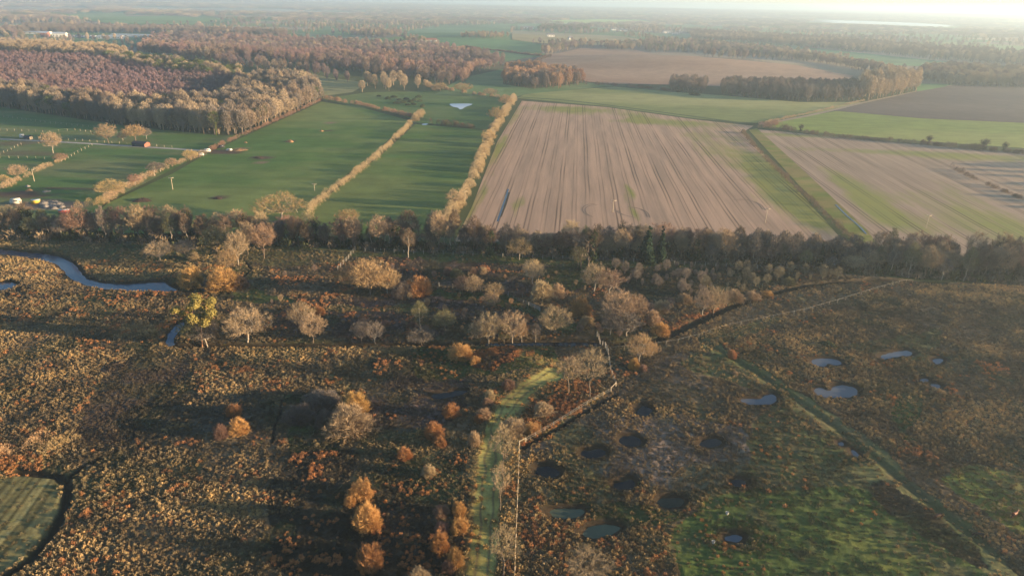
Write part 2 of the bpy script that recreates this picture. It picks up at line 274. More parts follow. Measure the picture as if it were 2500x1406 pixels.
# heath zones in photo pixels: outline, ground colour, weights (gold tussock, dark heather, bracken, green tuft), density
C_BRN = (.15, .11, .066); C_PUR = (.145, .10, .084); C_GRN = (.075, .098, .032); C_YEL = (.17, .14, .05); C_OLV = (.13, .12, .052); C_RED = (.16, .07, .035); C_DRK = (.045, .038, .028); C_TAN = (.17, .125, .075)
ZONES = [
 ([(-4000, -2000), (7000, -2000), (7000, 6000), (-4000, 6000)], C_BRN, (.5, .5, .03, .1), .8),
 ([(-200, 575), (900, 600), (900, 640), (600, 650), (200, 660), (120, 625), (-200, 600)], C_OLV, (.15, .3, 0, .3), .35),
 ([(160, 630), (420, 640), (620, 650), (660, 670), (500, 700), (420, 690), (210, 680)], C_OLV, (.7, .35, .12, .2), .75),
 ([(-200, 625), (95, 632), (150, 660), (170, 690), (-200, 720)], C_TAN, (.95, .15, .05, 0), 1),
 ([(200, 705), (420, 712), (640, 720), (640, 735), (-200, 730), (-200, 712)], C_DRK, (.2, .6, .1, .1), .5),
 ([(560, 715), (640, 710), (740, 735), (700, 745), (560, 735)], C_GRN, (0, .2, 0, .2), .2),
 ([(-200, 738), (430, 742), (430, 800), (400, 840), (-200, 845)], C_BRN, (.85, .35, .04, .06), 1),
 ([(640, 650), (850, 640), (1000, 700), (950, 735), (660, 740)], C_BRN, (.45, .6, .2, 0), .9),
 ([(880, 632), (1250, 645), (1420, 660), (1400, 720), (1200, 720), (1000, 680)], C_PUR, (.06, .95, .04, 0), .95),
 ([(850, 612), (1250, 622), (1700, 640), (1700, 656), (1400, 652), (1200, 643), (860, 632)], C_GRN, (.03, .08, 0, .3), .25),
 ([(1320, 660), (1400, 640), (1560, 645), (1440, 690), (1330, 720)], C_GRN, (.05, .5, 0, .2), .5),
 ([(900, 720), (1300, 730), (1300, 790), (1250, 830), (700, 838), (640, 760)], C_PUR, (.12, .9, .07, 0), .9),
 ([(1030, 705), (1240, 722), (1310, 750), (1420, 800), (1380, 830), (1290, 765), (1200, 740), (1020, 718)], C_GRN, (.1, .2, 0, .2), .35),
 ([(700, 745), (1050, 750), (1150, 762), (1000, 764), (700, 757)], C_OLV, (.4, .1, .25, .2), .6),
 ([(1500, 650), (2000, 660), (1900, 700), (1750, 745), (1600, 720), (1480, 700)], (.05, .055, .032), (.12, .7, 0, .3), .8),
 ([(1600, 830), (1640, 790), (1740, 750), (1830, 720), (1800, 738), (1700, 785), (1650, 812)], C_RED, (.1, .1, 1, 0), 1),
 ([(1640, 820), (1800, 748), (1980, 700), (2150, 688), (2230, 690), (1960, 765), (1760, 815), (1700, 830)], (.15, .115, .07), (.5, .3, .03, .25), .55),
 ([(1700, 812), (1900, 770), (1930, 780), (1780, 840), (1700, 850)], C_OLV, (.3, .1, 0, .3), .4),
 ([(1950, 790), (2230, 700), (2500, 690), (2700, 690), (2700, 900), (2100, 850), (1850, 850)], C_BRN, (.8, .35, 0, .05), .95),
 ([(2000, 850), (2250, 810), (2300, 800), (2290, 870), (2230, 880), (2120, 860)], C_OLV, (.3, .3, 0, .4), .6),
 ([(0, 845), (330, 850), (250, 960), (180, 1060), (0, 1120), (-200, 1100), (-200, 845)], C_BRN, (.95, .3, .05, 0), 1),
 ([(300, 852), (470, 870), (440, 960), (380, 1060), (150, 1080), (220, 960)], (.15, .10, .08), (.22, .95, 0, 0), 1),
 ([(480, 850), (760, 860), (700, 950), (480, 970)], C_BRN, (.95, .25, .14, 0), 1),
 ([(690, 850), (1180, 842), (1180, 858), (700, 870)], C_TAN, (.9, .1, .1, 0), .9),
 ([(760, 880), (1160, 885), (1150, 1010), (920, 1080), (900, 950)], C_PUR, (.05, 1, .05, .05), 1),
 ([(640, 955), (720, 955), (680, 1100), (760, 1160), (820, 1090), (900, 1060), (780, 1020), (860, 960)], (.05, .06, .026), (.05, .5, 0, .25), .5),
 ([(200, 1060), (640, 1060), (640, 1180), (560, 1300), (300, 1290), (200, 1180)], C_BRN, (.9, .35, .07, .05), 1),
 ([(430, 965), (690, 970), (700, 1055), (300, 1062), (240, 1015)], (.08, .07, .052), (.2, .8, 0, .05), 1),
 ([(640, 1110), (900, 1090), (1150, 1150), (1080, 1440), (640, 1440)], C_DRK, (.14, .9, .15, .05), .95),
 ([(880, 1230), (1060, 1230), (1040, 1330), (860, 1330)], C_DRK, (.05, .7, .55, 0), .9),
 ([(1030, 1150), (1160, 1080), (1155, 1440), (1060, 1440)], C_DRK, (.2, .7, .25, .05), .9),
 ([(1000, 840), (1340, 842), (1380, 870), (1340, 910), (1180, 930), (1000, 930)], C_GRN, (.15, .4, .1, .2), .55),
 ([(1160, 865), (1210, 846), (1260, 850), (1290, 870), (1270, 905), (1200, 915), (1160, 905)], C_RED, (.05, .15, 1, 0), 1),
 ([(1265, 870), (1350, 885), (1400, 890), (1350, 905), (1290, 905)], C_YEL, (.3, 0, .2, .3), .25),
 ([(1200, 935), (1300, 915), (1420, 905), (1500, 940), (1480, 1000), (1280, 1075), (1220, 1040)], C_OLV, (.4, .1, .3, .3), .6),
 ([(1260, 1060), (1290, 1000), (1330, 965), (1420, 962), (1485, 965), (1400, 1010), (1275, 1085)], C_RED, (.1, .05, 1, 0), 1),
 ([(1420, 905), (1490, 890), (1502, 945), (1485, 962), (1400, 965)], C_TAN, (.3, .1, .5, 0), .8),
 ([(1265, 1090), (1500, 965), (1560, 900), (1700, 840), (1790, 900), (1700, 960), (1640, 1060), (1280, 1120)], (.17, .125, .085), (.3, .5, 0, .1), .42),
 ([(1700, 840), (1820, 880), (1900, 960), (1760, 930), (1660, 900)], C_OLV, (.35, .2, 0, .5), .3),
 ([(1540, 920), (1760, 960), (1800, 1020), (1560, 1010)], (.12, .095, .058), (.2, .4, 0, .3), .45),
 ([(1500, 1010), (1800, 1020), (1880, 1100), (1780, 1200), (1500, 1160), (1390, 1110)], (.22, .165, .125), (.35, .5, 0, .02), .5),
 ([(1260, 1090), (1400, 1090), (1500, 1170), (1440, 1250), (1265, 1250)], C_BRN, (.6, .5, .05, .1), .85),
 ([(1258, 1250), (1700, 1250), (1720, 1440), (1258, 1440)], C_BRN, (.65, .45, .15, .1), .9),
 ([(1380, 1200), (1520, 1220), (1700, 1240), (1640, 1280), (1420, 1270), (1340, 1230)], (.06, .075, .028), (.2, .2, .02, .3), .4),
 ([(1880, 960), (2010, 1010), (2180, 1150), (2060, 1230), (1860, 1190), (1840, 1050)], C_OLV, (.55, .3, .04, .6), .42),
 ([(1740, 830), (1800, 870), (2020, 1000), (2160, 1110), (2500, 1390), (2560, 1440), (2360, 1400), (2120, 1170), (1980, 1040), (1840, 930), (1730, 850)], (.15, .145, .06), (.3, .05, 0, .5), .10),
 ([(2160, 960), (2240, 960), (2240, 1090), (2180, 1080)], C_GRN, (.1, .1, 0, .4), .4),
 ([(1650, 1230), (1900, 1200), (2140, 1170), (2450, 1420), (2460, 1480), (1650, 1480)], (.085, .12, .032), (.10, .30, .03, .5), .26),
 ([(2120, 1160), (2200, 1180), (2450, 1380), (2380, 1380), (2200, 1270), (2130, 1210)], (.07, .055, .034), (.03, .95, .06, .1), .8),
 ([(2280, 1130), (2500, 1140), (2600, 1180), (2600, 1330), (2400, 1250)], (.17, .18, .045), (.15, .1, 0, .5), .25),  # green turf, sunlit streak painted in as a brighter ground colour
 ([(2000, 1290), (2140, 1290), (2300, 1390), (2360, 1440), (2240, 1440), (2100, 1340)], (.19, .20, .045), (.15, .1, 0, .5), .25),  # second sunlit streak, its light put into the turf colour
 ([(2160, 1040), (2500, 960), (2600, 1000), (2600, 1130), (2300, 1130)], C_BRN, (.8, .35, 0, .1), 1),
 ([(-200, 1150), (90, 1150), (150, 1165), (158, 1230), (120, 1300), (60, 1365), (-10, 1400), (-200, 1440)], (.15, .14, .065), (.05, .4, 0, .5), .05),
 ([(0, 1080), (90, 1090), (120, 1140), (60, 1160), (-100, 1160), (-100, 1080)], C_RED, (.1, 0, 1, 0), 1),
 ([(1250, 1000), (1275, 1040), (1268, 1440), (1212, 1440), (1222, 1200), (1225, 1060)], (.42, .30, .13), (.95, 0, .15, .1), .8),
]
ZP = [(smooth_loop(np.array(z[0], float), 1), z[1], z[2], z[3]) for z in ZONES]
def heath(x, y):
    px, py = pix(x, y)
    wx = px + 70 * (fbm(x, y, 26, 35, 2) - .5) * sst(700, 1000, py) + 34 * (fbm(x, y, 9, 31, 2) - .5) + 16 * (vn(x, y, 2.2, 41) - .5); wy = py + 50 * (fbm(x, y, 26, 36, 2) - .5) * sst(850, 1100, py) + 22 * (fbm(x, y, 9, 32, 2) - .5) + 10 * (vn(x, y, 2.2, 42) - .5)
    n = len(x); col = np.zeros((n, 3)); w = np.zeros((n, 4)); dn = np.zeros(n)
    for p, c, ww, d in ZP:
        m = inpoly(wx, wy, p)
        col[m] = c; w[m] = ww; dn[m] = d
    g = sst(.5, .72, fbm(x, y, 14, 51, 3))[:, None] * .55; col = col * (1 - g) + np.array(C_GRN) * g * 1.05
    g2 = sst(.55, .75, fbm(x, y, 6, 61, 3))[:, None] * .5; col = col * (1 - g2) + np.array(C_TAN) * .8 * g2
    dn = dn * (.55 + .9 * fbm(x, y, 12, 71, 2)) * (1 - .5 * g[:, 0])
    fm = inpoly(px, py, np.array([(-200, 1150), (90, 1152), (150, 1165), (158, 1230), (120, 1300), (60, 1365), (-10, 1400), (-200, 1440)], float)); sd = P0(20, 1400) - P0(150, 1230); sd /= np.hypot(*sd)
    sv = (x * -sd[1] + y * sd[0]); stp = .35 + 1.3 * vn(sv + 1.6 * vn(x, y, 14, 3), sv * 0, .55, 11) * (.5 + vn(sv, sv * 0, 2.3, 12)); col = np.where(fm[:, None], np.array((.165, .145, .062)) * stp[:, None], col)
    s = water_s(x, y); wet = (1 - sst(.6, 2.6, s))[:, None]; col = col * (1 - wet) + np.array((.045, .032, .02)) * wet
    dn = np.where(s < 4, np.maximum(dn, .55), dn) * sst(.5, 1.9, s + .9 * (vn(x, y, 2.1, 9) - .5))
    for cl, hw, dp in DITCH:
        d = segdist(x, y, cl); k = (1 - sst(hw * .7, hw * 1.5, d)); cc = np.array((.05, .055, .025) if hw == 1.2 else (.03, .024, .016)); k = k * (.45 if hw == 1.2 else 1); col = col * (1 - k[:, None]) + cc * k[:, None]; dn = dn * (1 - k)
    d = segdist(x, y, TRACK) + .9 * (vn(x, y, 4, 81) - .5)
    k = 1 - sst(2.1, 3.1, d); gr = np.array((.34, .29, .088)) * (.55 + .9 * vn(x, y, 3, 5))[:, None]
    rut = np.maximum(1 - np.abs(d - 1.0) / .45, 0)[:, None] * .8; gr = gr * (1 - rut) + np.array((.12, .085, .05)) * rut
    col = col * (1 - k[:, None]) + gr * k[:, None]; dn = dn * (1 - k * .93)
    k = (1 - sst(2.8, 4.4, d)) * (1 - k); col = col * (1 - k[:, None]) + np.array((.30, .23, .09)) * k[:, None]
    return col, w, dn, s

# ------------------------------------------------------------------ ground: one sheet to the horizon
ang = np.concatenate([np.linspace(-58, 58, 1040), np.linspace(61, 299, 36)])[:-1]
rr_ = np.concatenate([[2.0, 20, 36, 46], np.arange(50, 80, 1.1), np.arange(80, 282, .52), 282 * 1.0135 ** np.arange(1, 338)])
rr_ = np.append(rr_, 26000.0)
A_, R_ = np.meshgrid(np.radians(ang), rr_); gx = (R_ * np.sin(A_)).ravel(); gy = (R_ * np.cos(A_)).ravel()
BELT_FRONT = PP([(-300, 575), (0, 584), (300, 590), (700, 602), (830, 610), (1250, 622), (1650, 640), (1900, 652), (2100, 672), (2300, 688), (2560, 698), (2800, 705)])
def in_heath(x, y): return y < np.interp(x, BELT_FRONT[:, 0], BELT_FRONT[:, 1])
def patch(x, y):
    a = .35; u = x * math.cos(a) + y * math.sin(a) + 60 * (vn(x, y, 700, 90) - .5); v = -x * math.sin(a) + y * math.cos(a) + 90 * (vn(x, y, 800, 91) - .5)
    row = np.floor(v / 210); u2 = u + 400 * _h(row, row * 0, 3); cu = np.floor(u2 / 340)
    fu = u2 / 340 - cu; fv = v / 210 - row; edge = np.minimum(np.minimum(fu, 1 - fu) * 340, np.minimum(fv, 1 - fv) * 210)
    return _h(cu, row, 8), _h(cu, row, 9), edge
def ground_col(x, y):
    col = np.empty((len(x), 3)); d = np.hypot(x, y)
    h1, h2, e = patch(x, y)
    pal = np.array([(.15, .22, .08), (.19, .25, .10), (.12, .19, .07), (.32, .25, .17), (.22, .25, .10), (.38, .31, .20), (.14, .21, .08), (.18, .15, .12)])
    far = pal[np.minimum((h1 * 8).astype(int), 7)] * (.85 + .3 * h2)[:, None]
    near = np.array((.07, .085, .034)) * (.8 + .5 * fbm(x, y, 30, 12, 2))[:, None]
    k = sst(900, 1300, d)[:, None]; return near * (1 - k) + far * k
col = ground_col(gx, gy); gz = Z(gx, gy)
hm = in_heath(gx, gy) & (np.abs(gx) < 330) & (gy > 20) & (np.abs(np.arctan2(gx, gy)) < R(58.2))
hc, hw_, hd, hs = heath(gx[hm], gy[hm]); col[hm] = hc
bx_, by_ = gx[hm], gy[hm]
micro = .34 * (fbm(bx_, by_, 2.6, 100, 2) - .5) + .26 * (vn(bx_, by_, .9, 101) - .5) + .7 * (fbm(bx_, by_, 22, 102, 2) - .5)
dt = segdist(bx_, by_, TRACK); micro *= (.12 + .88 * sst(1.8, 4, dt)) * (.25 + .75 * sst(1.0, 3.5, hs)) * (.35 + .65 * np.clip(hd * 1.6, 0, 1))
z = micro - .8 * (1 - sst(-1.5, 1.6, hs))
for cl, hw, dp in DITCH: z = z - dp * (1 - sst(hw * .4, hw * 1.4, segdist(bx_, by_, cl)))
mound = P(1255, 885); z = z + 2.2 * np.exp(-((bx_ - mound[0]) / 11) ** 2 - ((by_ - mound[1]) / 6.5) ** 2)
gz[hm] = z
def heath_z(x, y):   # height for things set down on the heath
    x = np.asarray(x, float); y = np.asarray(y, float)
    m = .34 * (fbm(x, y, 2.6, 100, 2) - .5) + .7 * (fbm(x, y, 22, 102, 2) - .5)
    m = m * .7 + 2.2 * np.exp(-((x - mound[0]) / 11) ** 2 - ((y - mound[1]) / 6.5) ** 2)
    for cl, hw, dp in DITCH: m = m - dp * (1 - sst(hw * .4, hw * 1.4, segdist(x, y, cl)))
    return np.where(in_heath(x, y) & (np.abs(x) < 330) & (y > 20), m, Z(x, y))
nr, na = R_.shape; ii = np.arange(nr - 1)[:, None] * na; jj = np.arange(na)[None]; j2 = (jj + 1) % na
quads = np.stack([ii + jj, ii + na + jj, ii + na + j2, ii + j2], -1).reshape(-1, 4)[:, ::-1]
M_GROUND = attr_mat('heath_ground', ((1.1, .22), (5.0, .2)), (4.0, .8, .18))
me = mesh_np('ground', np.c_[gx, gy, gz], quads, M_GROUND, True); put_col(me, col); 
tag(link('ground', me), 'rough brown heath and farmland running to the horizon', kind='structure')

# ------------------------------------------------------------------ water
def water_mat(name, c, rough=.06, bstr=.08):
    m, n, b = nodes(name); setin(b, rough, .5); b.inputs['Base Color'].default_value = (*c, 1); b.inputs['IOR'].default_value = 1.33
    bump(n, b, noise(n, 1.2, 3, pos(n)), bstr, .05); return m
MW = {'w': water_mat('still_water', (.045, .065, .10), .12, .05), 'i': water_mat('pale_pond_water', (.11, .118, .135), .2, .05), 'k': water_mat('peaty_water', (.006, .007, .008), .05), 'g': water_mat('murky_green_water', (.085, .10, .06), .2), 'd': water_mat('mossy_water', (.02, .026, .014), .15)}
for (nm, pts, kind, lab), poly in zip(WATER, WPOLY):
    c = poly.mean(0); e = np.roll(poly, -1, 0) - np.roll(poly, 1, 0); nrm = np.c_[e[:, 1], -e[:, 0]]; nrm /= np.linalg.norm(nrm, axis=1, keepdims=True) + 1e-9
    area = np.sum(poly[:, 0] * np.roll(poly[:, 1], -1) - np.roll(poly[:, 0], -1) * poly[:, 1])
    o = poly + nrm * (.65 if area > 0 else -.65)
    bm = bmesh.new(); vs_ = [bm.verts.new((p[0], p[1], -.42)) for p in o]; f = bm.faces.new(vs_); bm.normal_update()
    if f.normal.z < 0: bmesh.ops.reverse_faces(bm, faces=[f])
    bmesh.ops.triangulate(bm, faces=bm.faces[:]); me = bpy.data.meshes.new(nm); bm.to_mesh(me); bm.free(); me.materials.append(MW[kind])
    tag(link(nm, me), lab if lab != 'pond' else 'sliver of water in a half dry pond', kind='structure')

# ------------------------------------------------------------------ fields
def sheet(name, pts, colf, mat, label=None, cell=None, lift=None):
    poly = PP(pts) if not isinstance(pts, np.ndarray) else pts
    d = np.hypot(*poly.mean(0)); cell = cell or max(4.0, d / 90); lift = lift if lift is not None else (.03 if d < 700 else .03 + (d - 700) / 1000 * .6)
    bm = bmesh.new(); bm.faces.new([bm.verts.new((p[0], p[1], 0)) for p in poly])
    for ax in (0, 1):
        lo, hi = poly[:, ax].min(), poly[:, ax].max()
        for k in range(1, int((hi - lo) / cell) + 1):
            co = [0, 0, 0]; co[ax] = lo + k * cell; no = [0, 0, 0]; no[ax] = 1
            bmesh.ops.bisect_plane(bm, geom=bm.verts[:] + bm.edges[:] + bm.faces[:], plane_co=co, plane_no=no)
    bm.normal_update()
    if bm.faces and sum(f.normal.z for f in bm.faces) < 0: bmesh.ops.reverse_faces(bm, faces=bm.faces[:])
    bmesh.ops.triangulate(bm, faces=[f for f in bm.faces if len(f.verts) > 4])
    me = bpy.data.meshes.new(name); bm.to_mesh(me); bm.free()
    v = np.empty(len(me.vertices) * 3, np.float32); me.vertices.foreach_get('co', v); v = v.reshape(-1, 3); x, y = v[:, 0].astype(float), v[:, 1].astype(float)
    v[:, 2] = Z(x, y) + lift; me.vertices.foreach_set('co', v.ravel()); me.update()
    c = colf(x, y) if callable(colf) else np.array(colf) * (.86 + .28 * fbm(x, y, cell * 6, 7, 3))[:, None]
    put_col(me, c); me.materials.append(mat); return tag(link(name, me), label, kind='structure')
M_GRASS = attr_mat('pasture_grass', ((.1, .14), (.5, .10), (2.2, .12)), (.8, .55, .45), stretch=(.35, 1.4, 1))  # colour noise drawn out sunward, standing in for long streaks of shade
M_FAR = attr_mat('far_field', ((.01, .10), (.06, .06)), None, stretch=(.4, 1, 1))
G1C, G2C = np.array((.088, .16, .036)), np.array((.17, .21, .062))
def pasture(c1, c2, sc=45, mud=()):
    c1 = np.array(c1); c2 = np.array(c2)
    def f(x, y):
        k = sst(.32, .68, fbm(x * .4, y, sc * .6, 21, 5))[:, None]; c = c1 * (1 - k) + c2 * k  # grass mottling stretched likewise, shade streaks kept in the colour
        c = c * (.9 + .2 * vn(x, y * .6, 6, 4))[:, None]
        for (px, py, rx, ry, cc) in mud:
            m = P(px, py); g = np.exp(-((x - m[0]) / rx) ** 2 - ((y - m[1]) / ry) ** 2 + .9 * (vn(x, y, 5, 6) - .5)) ; g = sst(.3, .75, g)[:, None]; c = c * (1 - g) + np.array(cc) * g
        return c
    return f
MUD, BARE = (.10, .065, .045), (.22, .15, .09)
sheet('pasture', [(505, 376), (600, 332), (785, 250), (880, 262), (1000, 295), (900, 385), (765, 490), (750, 570), (180, 570), (262, 497), (420, 425)],
      pasture(G1C, G2C, 55, [(545, 372, 13, 8, MUD), (640, 385, 9, 6, MUD), (640, 397, 5, 4, BARE), (708, 345, 4, 5, MUD), (348, 488, 6, 4, MUD), (532, 483, 5, 3, MUD), (590, 363, 6, 4, BARE), (797, 320, 5, 4, MUD), (808, 300, 6, 6, BARE)]), M_GRASS, 'wide green pasture with mud patches', 3.5)
sheet('pasture', [(1015, 303), (1180, 318), (1196, 316), (1115, 500), (1085, 570), (742, 570), (765, 505), (930, 380)], pasture(G1C * .95, G2C * .9, 55), M_GRASS, 'smooth green pasture beside the stubble field', 3.5)
sheet('pasture', [(785, 243), (870, 262), (960, 270), (1020, 300), (1190, 317), (1244, 236), (1100, 222), (900, 226)], pasture((.08, .145, .04), (.13, .17, .06), 60), M_GRASS, 'pasture around the white pond')
sheet('pasture', [(-120, 258), (0, 262), (150, 285), (330, 311), (545, 332), (600, 328), (490, 378), (350, 450), (255, 495), (200, 560), (-150, 560)],
      pasture((.085, .155, .04), (.16, .18, .07), 26, [(40, 475, 22, 8, MUD), (180, 462, 16, 3, MUD), (130, 460, 8, 3, MUD), (30, 350, 18, 10, (.14, .12, .06)), (60, 375, 25, 8, (.13, .12, .06)), (110, 500, 26, 9, (.16, .13, .10))]), M_GRASS, 'paddocks crossed by fences and a farm drive', 3.5)
sheet('pasture', [(1262, 240), (1290, 228), (1500, 212), (1640, 225), (1760, 233), (1950, 250), (2110, 250), (2000, 275), (1845, 301), (1700, 290), (1480, 260)], pasture((.20, .225, .075), (.32, .31, .12), 120), M_GRASS, 'pale yellowish pasture before the wood')
sheet('pasture', [(1868, 308), (1900, 298), (2040, 272), (2500, 300), (2620, 306), (2620, 372), (2500, 362), (2250, 345), (2000, 324)], pasture((.20, .25, .055), (.27, .29, .08), 120), M_GRASS, 'bright yellow green field on the right')
sheet('pasture', [(1060, 232), (1130, 190), (1232, 168), (1228, 206), (1300, 218), (1430, 202), (1500, 210), (1290, 230), (1250, 238)], pasture((.12, .19, .07), (.17, .22, .09), 100), M_GRASS, 'pasture between the woods')
sheet('pasture', [(690, 165), (800, 190), (900, 203), (860, 226), (785, 238), (770, 205)], pasture((.14, .18, .08), (.24, .24, .12), 70), M_GRASS, 'rough meadow behind the tall wood')
M_SOIL = attr_mat('dark_soil', ((.15, .10), (1.2, .12)), (.8, .5, .2))
sheet('arable_field', [(2035, 271), (2290, 212), (2500, 204), (2640, 200), (2640, 306), (2500, 301), (2250, 290)], pasture((.115, .088, .075), (.14, .11, .09), 90), M_SOIL, 'dark brown tilled field on the right')
sheet('arable_field', [(1325, 136), (1420, 118), (1550, 122), (1720, 141), (1950, 161), (2085, 186), (2060, 200), (1950, 212), (1760, 212), (1640, 208), (1500, 206), (1430, 200), (1390, 175), (1240, 168), (1300, 150)], pasture((.30, .185, .12), (.36, .23, .15), 160), M_SOIL, 'pinkish tilled field on the low hill')
# stubble fields with wheel lines
line_dir = ray(1415, 7); line_dir = line_dir[:2] / np.hypot(*line_dir[:2]); LA = math.atan2(line_dir[0], line_dir[1])
def stubble_mat(name, ca, cb, green, spacing, wob):
    m, n, b = nodes(name); setin(b, .95, .08); p = pos(n); mp = n.nodes.new('ShaderNodeMapping'); mp.inputs['Rotation'].default_value = (0, 0, LA); n.links.new(p, mp.inputs[0])
    sp = n.nodes.new('ShaderNodeSeparateXYZ'); n.links.new(mp.outputs[0], sp.inputs[0]); u, v = sp.outputs[0], sp.outputs[1]
    cb_ = n.nodes.new('ShaderNodeCombineXYZ'); n.links.new(math_(n, 'MULTIPLY', v, .012), cb_.inputs[1])
    w = math_(n, 'MULTIPLY_ADD', noise(n, 1.0, 2, cb_.outputs[0]), wob, u)
    def n1(scale, det=2, vs=.004):
        c = n.nodes.new('ShaderNodeCombineXYZ'); n.links.new(math_(n, 'MULTIPLY', w, scale), c.inputs[0]); n.links.new(math_(n, 'MULTIPLY', v, vs), c.inputs[1]); return noise(n, 1.0, det, c.outputs[0], .7)
    col = mix(n, rampf(n, n1(.16, 4, .008), .38, .64), ca, cb)
    col = mix(n, math_(n, 'MULTIPLY', rampf(n, n1(.9, 3, .02), .5, .75), .22), col, [k * .62 for k in ca])
    at = n.nodes.new('ShaderNodeAttribute'); at.attribute_name = 'Col'
    gm = rampf(n, math_(n, 'MULTIPLY_ADD', n1(.35, 3, .03), .55, math_(n, 'MULTIPLY', at.outputs['Fac'], .9)), .62, .95)
    # the green mask is stored per vertex and broken up along the drilling direction
    col = mix(n, gm, col, mix(n, noise(n, .05, 3, p), green, [green[0] * 1.7, green[1] * 1.25, green[2]]))
    for off, hw, st, sp_ in ((0, .36, .7, spacing), (1.9, .36, .7, spacing), (.47 * spacing, .26, .5, spacing), (.47 * spacing + 1.9, .26, .5, spacing)):
        jit = math_(n, 'MULTIPLY', n1(.02, 0, 0), 6.0)
        fr = math_(n, 'PINGPONG', math_(n, 'ADD', math_(n, 'ADD', w, jit), off), sp_ / 2)
        k = math_(n, 'SUBTRACT', 1.0, rampf(n, fr, hw * .4, hw * 1.5)); k = math_(n, 'MULTIPLY', k, math_(n, 'MULTIPLY', rampf(n, n1(.06, 1, .012), .3, .6), st))
        col = mix(n, k, col, (.05, .036, .022))
    col = mix(n, 1.0, col, mix(n, noise(n, 1.5, 3, p), (.8,) * 3, (1.2,) * 3), 'MULTIPLY')
    n.links.new(col, b.inputs['Base Color']); return m
def gmask(blobs, base=.0):
    def f(x, y):
        g = np.full(len(x), base) + .35 * (fbm(x, y, 18, 55, 3) - .5)
        for (px, py, rx, ry, a) in blobs:
            m = P(px, py); c, s = math.cos(-LA), math.sin(-LA); dx, dy = x - m[0], y - m[1]; uu = dx * math.cos(LA) - dy * math.sin(LA); vv = dx * math.sin(LA) + dy * math.cos(LA)
            g = g + a * np.exp(-(uu / rx) ** 2 - (vv / ry) ** 2)
        return np.repeat(np.clip(g, 0, 1)[:, None], 3, 1)
    return f
sheet('stubble_field', [(1274, 247), (1480, 262), (1700, 293), (1840, 308), (1812, 324), (1900, 412), (2060, 590), (1110, 590), (1150, 510), (1215, 345)],
      gmask([(1400, 268, 60, 30, .7), (1660, 300, 60, 20, .55), (1760, 330, 30, 40, .35), (1700, 350, 12, 60, .3), (1560, 290, 14, 40, .5), (1880, 430, 14, 60, .75), (1980, 510, 12, 40, .8), (1800, 380, 25, 50, .35), (1265, 500, 3, 20, .7), (1545, 500, 1.5, 40, .9), (1530, 470, 1.5, 20, .7), (1900, 500, 20, 50, .3), (1160, 500, 2.5, 60, .8), (1220, 360, 4, 60, .8), (1250, 290, 6, 40, .6)], .1),
      stubble_mat('stubble', (.50, .325, .215), (.345, .235, .16), (.19, .22, .065), 13.5, 1.2), 'large brown stubble field scored with wheel lines', 4)
sheet('stubble_field', [(1850, 316), (2000, 331), (2230, 352), (2500, 374), (2640, 386), (2640, 690), (2300, 660), (2130, 600), (2100, 560), (1950, 420)],
      gmask([(1920, 330, 60, 14, .7), (2200, 372, 120, 14, .6), (2400, 390, 60, 16, .6), (2060, 440, 10, 60, .6), (2120, 500, 10, 40, .7), (2330, 460, 14, 50, .4), (2230, 480, 20, 50, .4), (2300, 560, 50, 30, .4), (2480, 560, 20, 60, .5)], -.02),
      stubble_mat('grey_stubble', (.42, .295, .20), (.30, .215, .15), (.19, .225, .07), 16, 1.2), 'grey brown stubble field right of the long hedge', 4)
sheet('field_margin', [(1828, 318), (1848, 314), (1960, 415), (2115, 560), (2160, 620), (2120, 620), (2060, 560), (1950, 452)], pasture((.17, .19, .04), (.25, .20, .07), 9), M_GRASS, 'yellow green margin strip beside the hedge', 2.5, .06)
# middle distance patchwork
FAR = [([(1000, 98), (1110, 92), (1250, 100), (1345, 112), (1320, 130), (1235, 146), (1160, 130), (1050, 116)], (.075, .145, .055), 'far green field below the white farm'),
 ([(960, 82), (1040, 70), (1130, 66), (1250, 72), (1240, 90), (1110, 90), (1000, 96)], (.09, .15, .065), 'far green slope above the white farm'),
 ([(1130, 64), (1300, 60), (1450, 68), (1560, 78), (1400, 82), (1250, 74)], (.11, .16, .07), 'far green meadow under the hilltop houses'),
 ([(1250, 76), (1400, 84), (1520, 90), (1600, 104), (1480, 112), (1345, 110), (1250, 98)], (.20, .17, .09), 'far brownish field left of the hill'),
 ([(1560, 82), (1700, 84), (1830, 100), (1960, 116), (1990, 134), (1800, 118), (1720, 108), (1600, 100)], (.12, .16, .08), 'far pale green field behind the hill'),
 ([(1820, 112), (2000, 120), (2250, 146), (2500, 166), (2640, 175), (2640, 190), (2400, 178), (2260, 164), (2180, 160), (2060, 146)], (.085, .155, .065), 'long green strip between two woods'),
 ([(1340, 52), (1450, 48), (1560, 50), (1600, 56), (1450, 60), (1340, 58)], (.24, .30, .08), 'far bright green field on the rise'),
 ([(1060, 122), (1200, 130), (1330, 132), (1330, 138), (1240, 150), (1200, 160), (1130, 148)], (.085, .15, .06), 'green field beyond the reddish wood'),
 ([(150, 36), (300, 33), (310, 42), (250, 47), (140, 44)], (.16, .20, .08), 'far pale field'),
 ([(150, 44), (420, 40), (560, 48), (470, 62), (280, 60)], (.13, .19, .06), 'far green field left'),
 ([(0, 20), (200, 18), (230, 26), (100, 30), (0, 30)], (.28, .22, .15), 'far tan field left'),
 ([(330, 18), (700, 24), (900, 33), (860, 36), (520, 28), (300, 22)], (.26, .24, .18), 'far pale tan strip'),
 ([(330, 108), (420, 122), (560, 142), (520, 148), (440, 136), (340, 118)], (.11, .16, .06), 'green glade between woods'),
 ([(720, 82), (860, 88), (930, 100), (870, 112), (760, 98)], (.13, .16, .08), 'meadow with a cottage'),
 ([(2230, 205), (2330, 206), (2300, 214), (2240, 224)], (.08, .16, .05), 'green corner beside the round wood')]
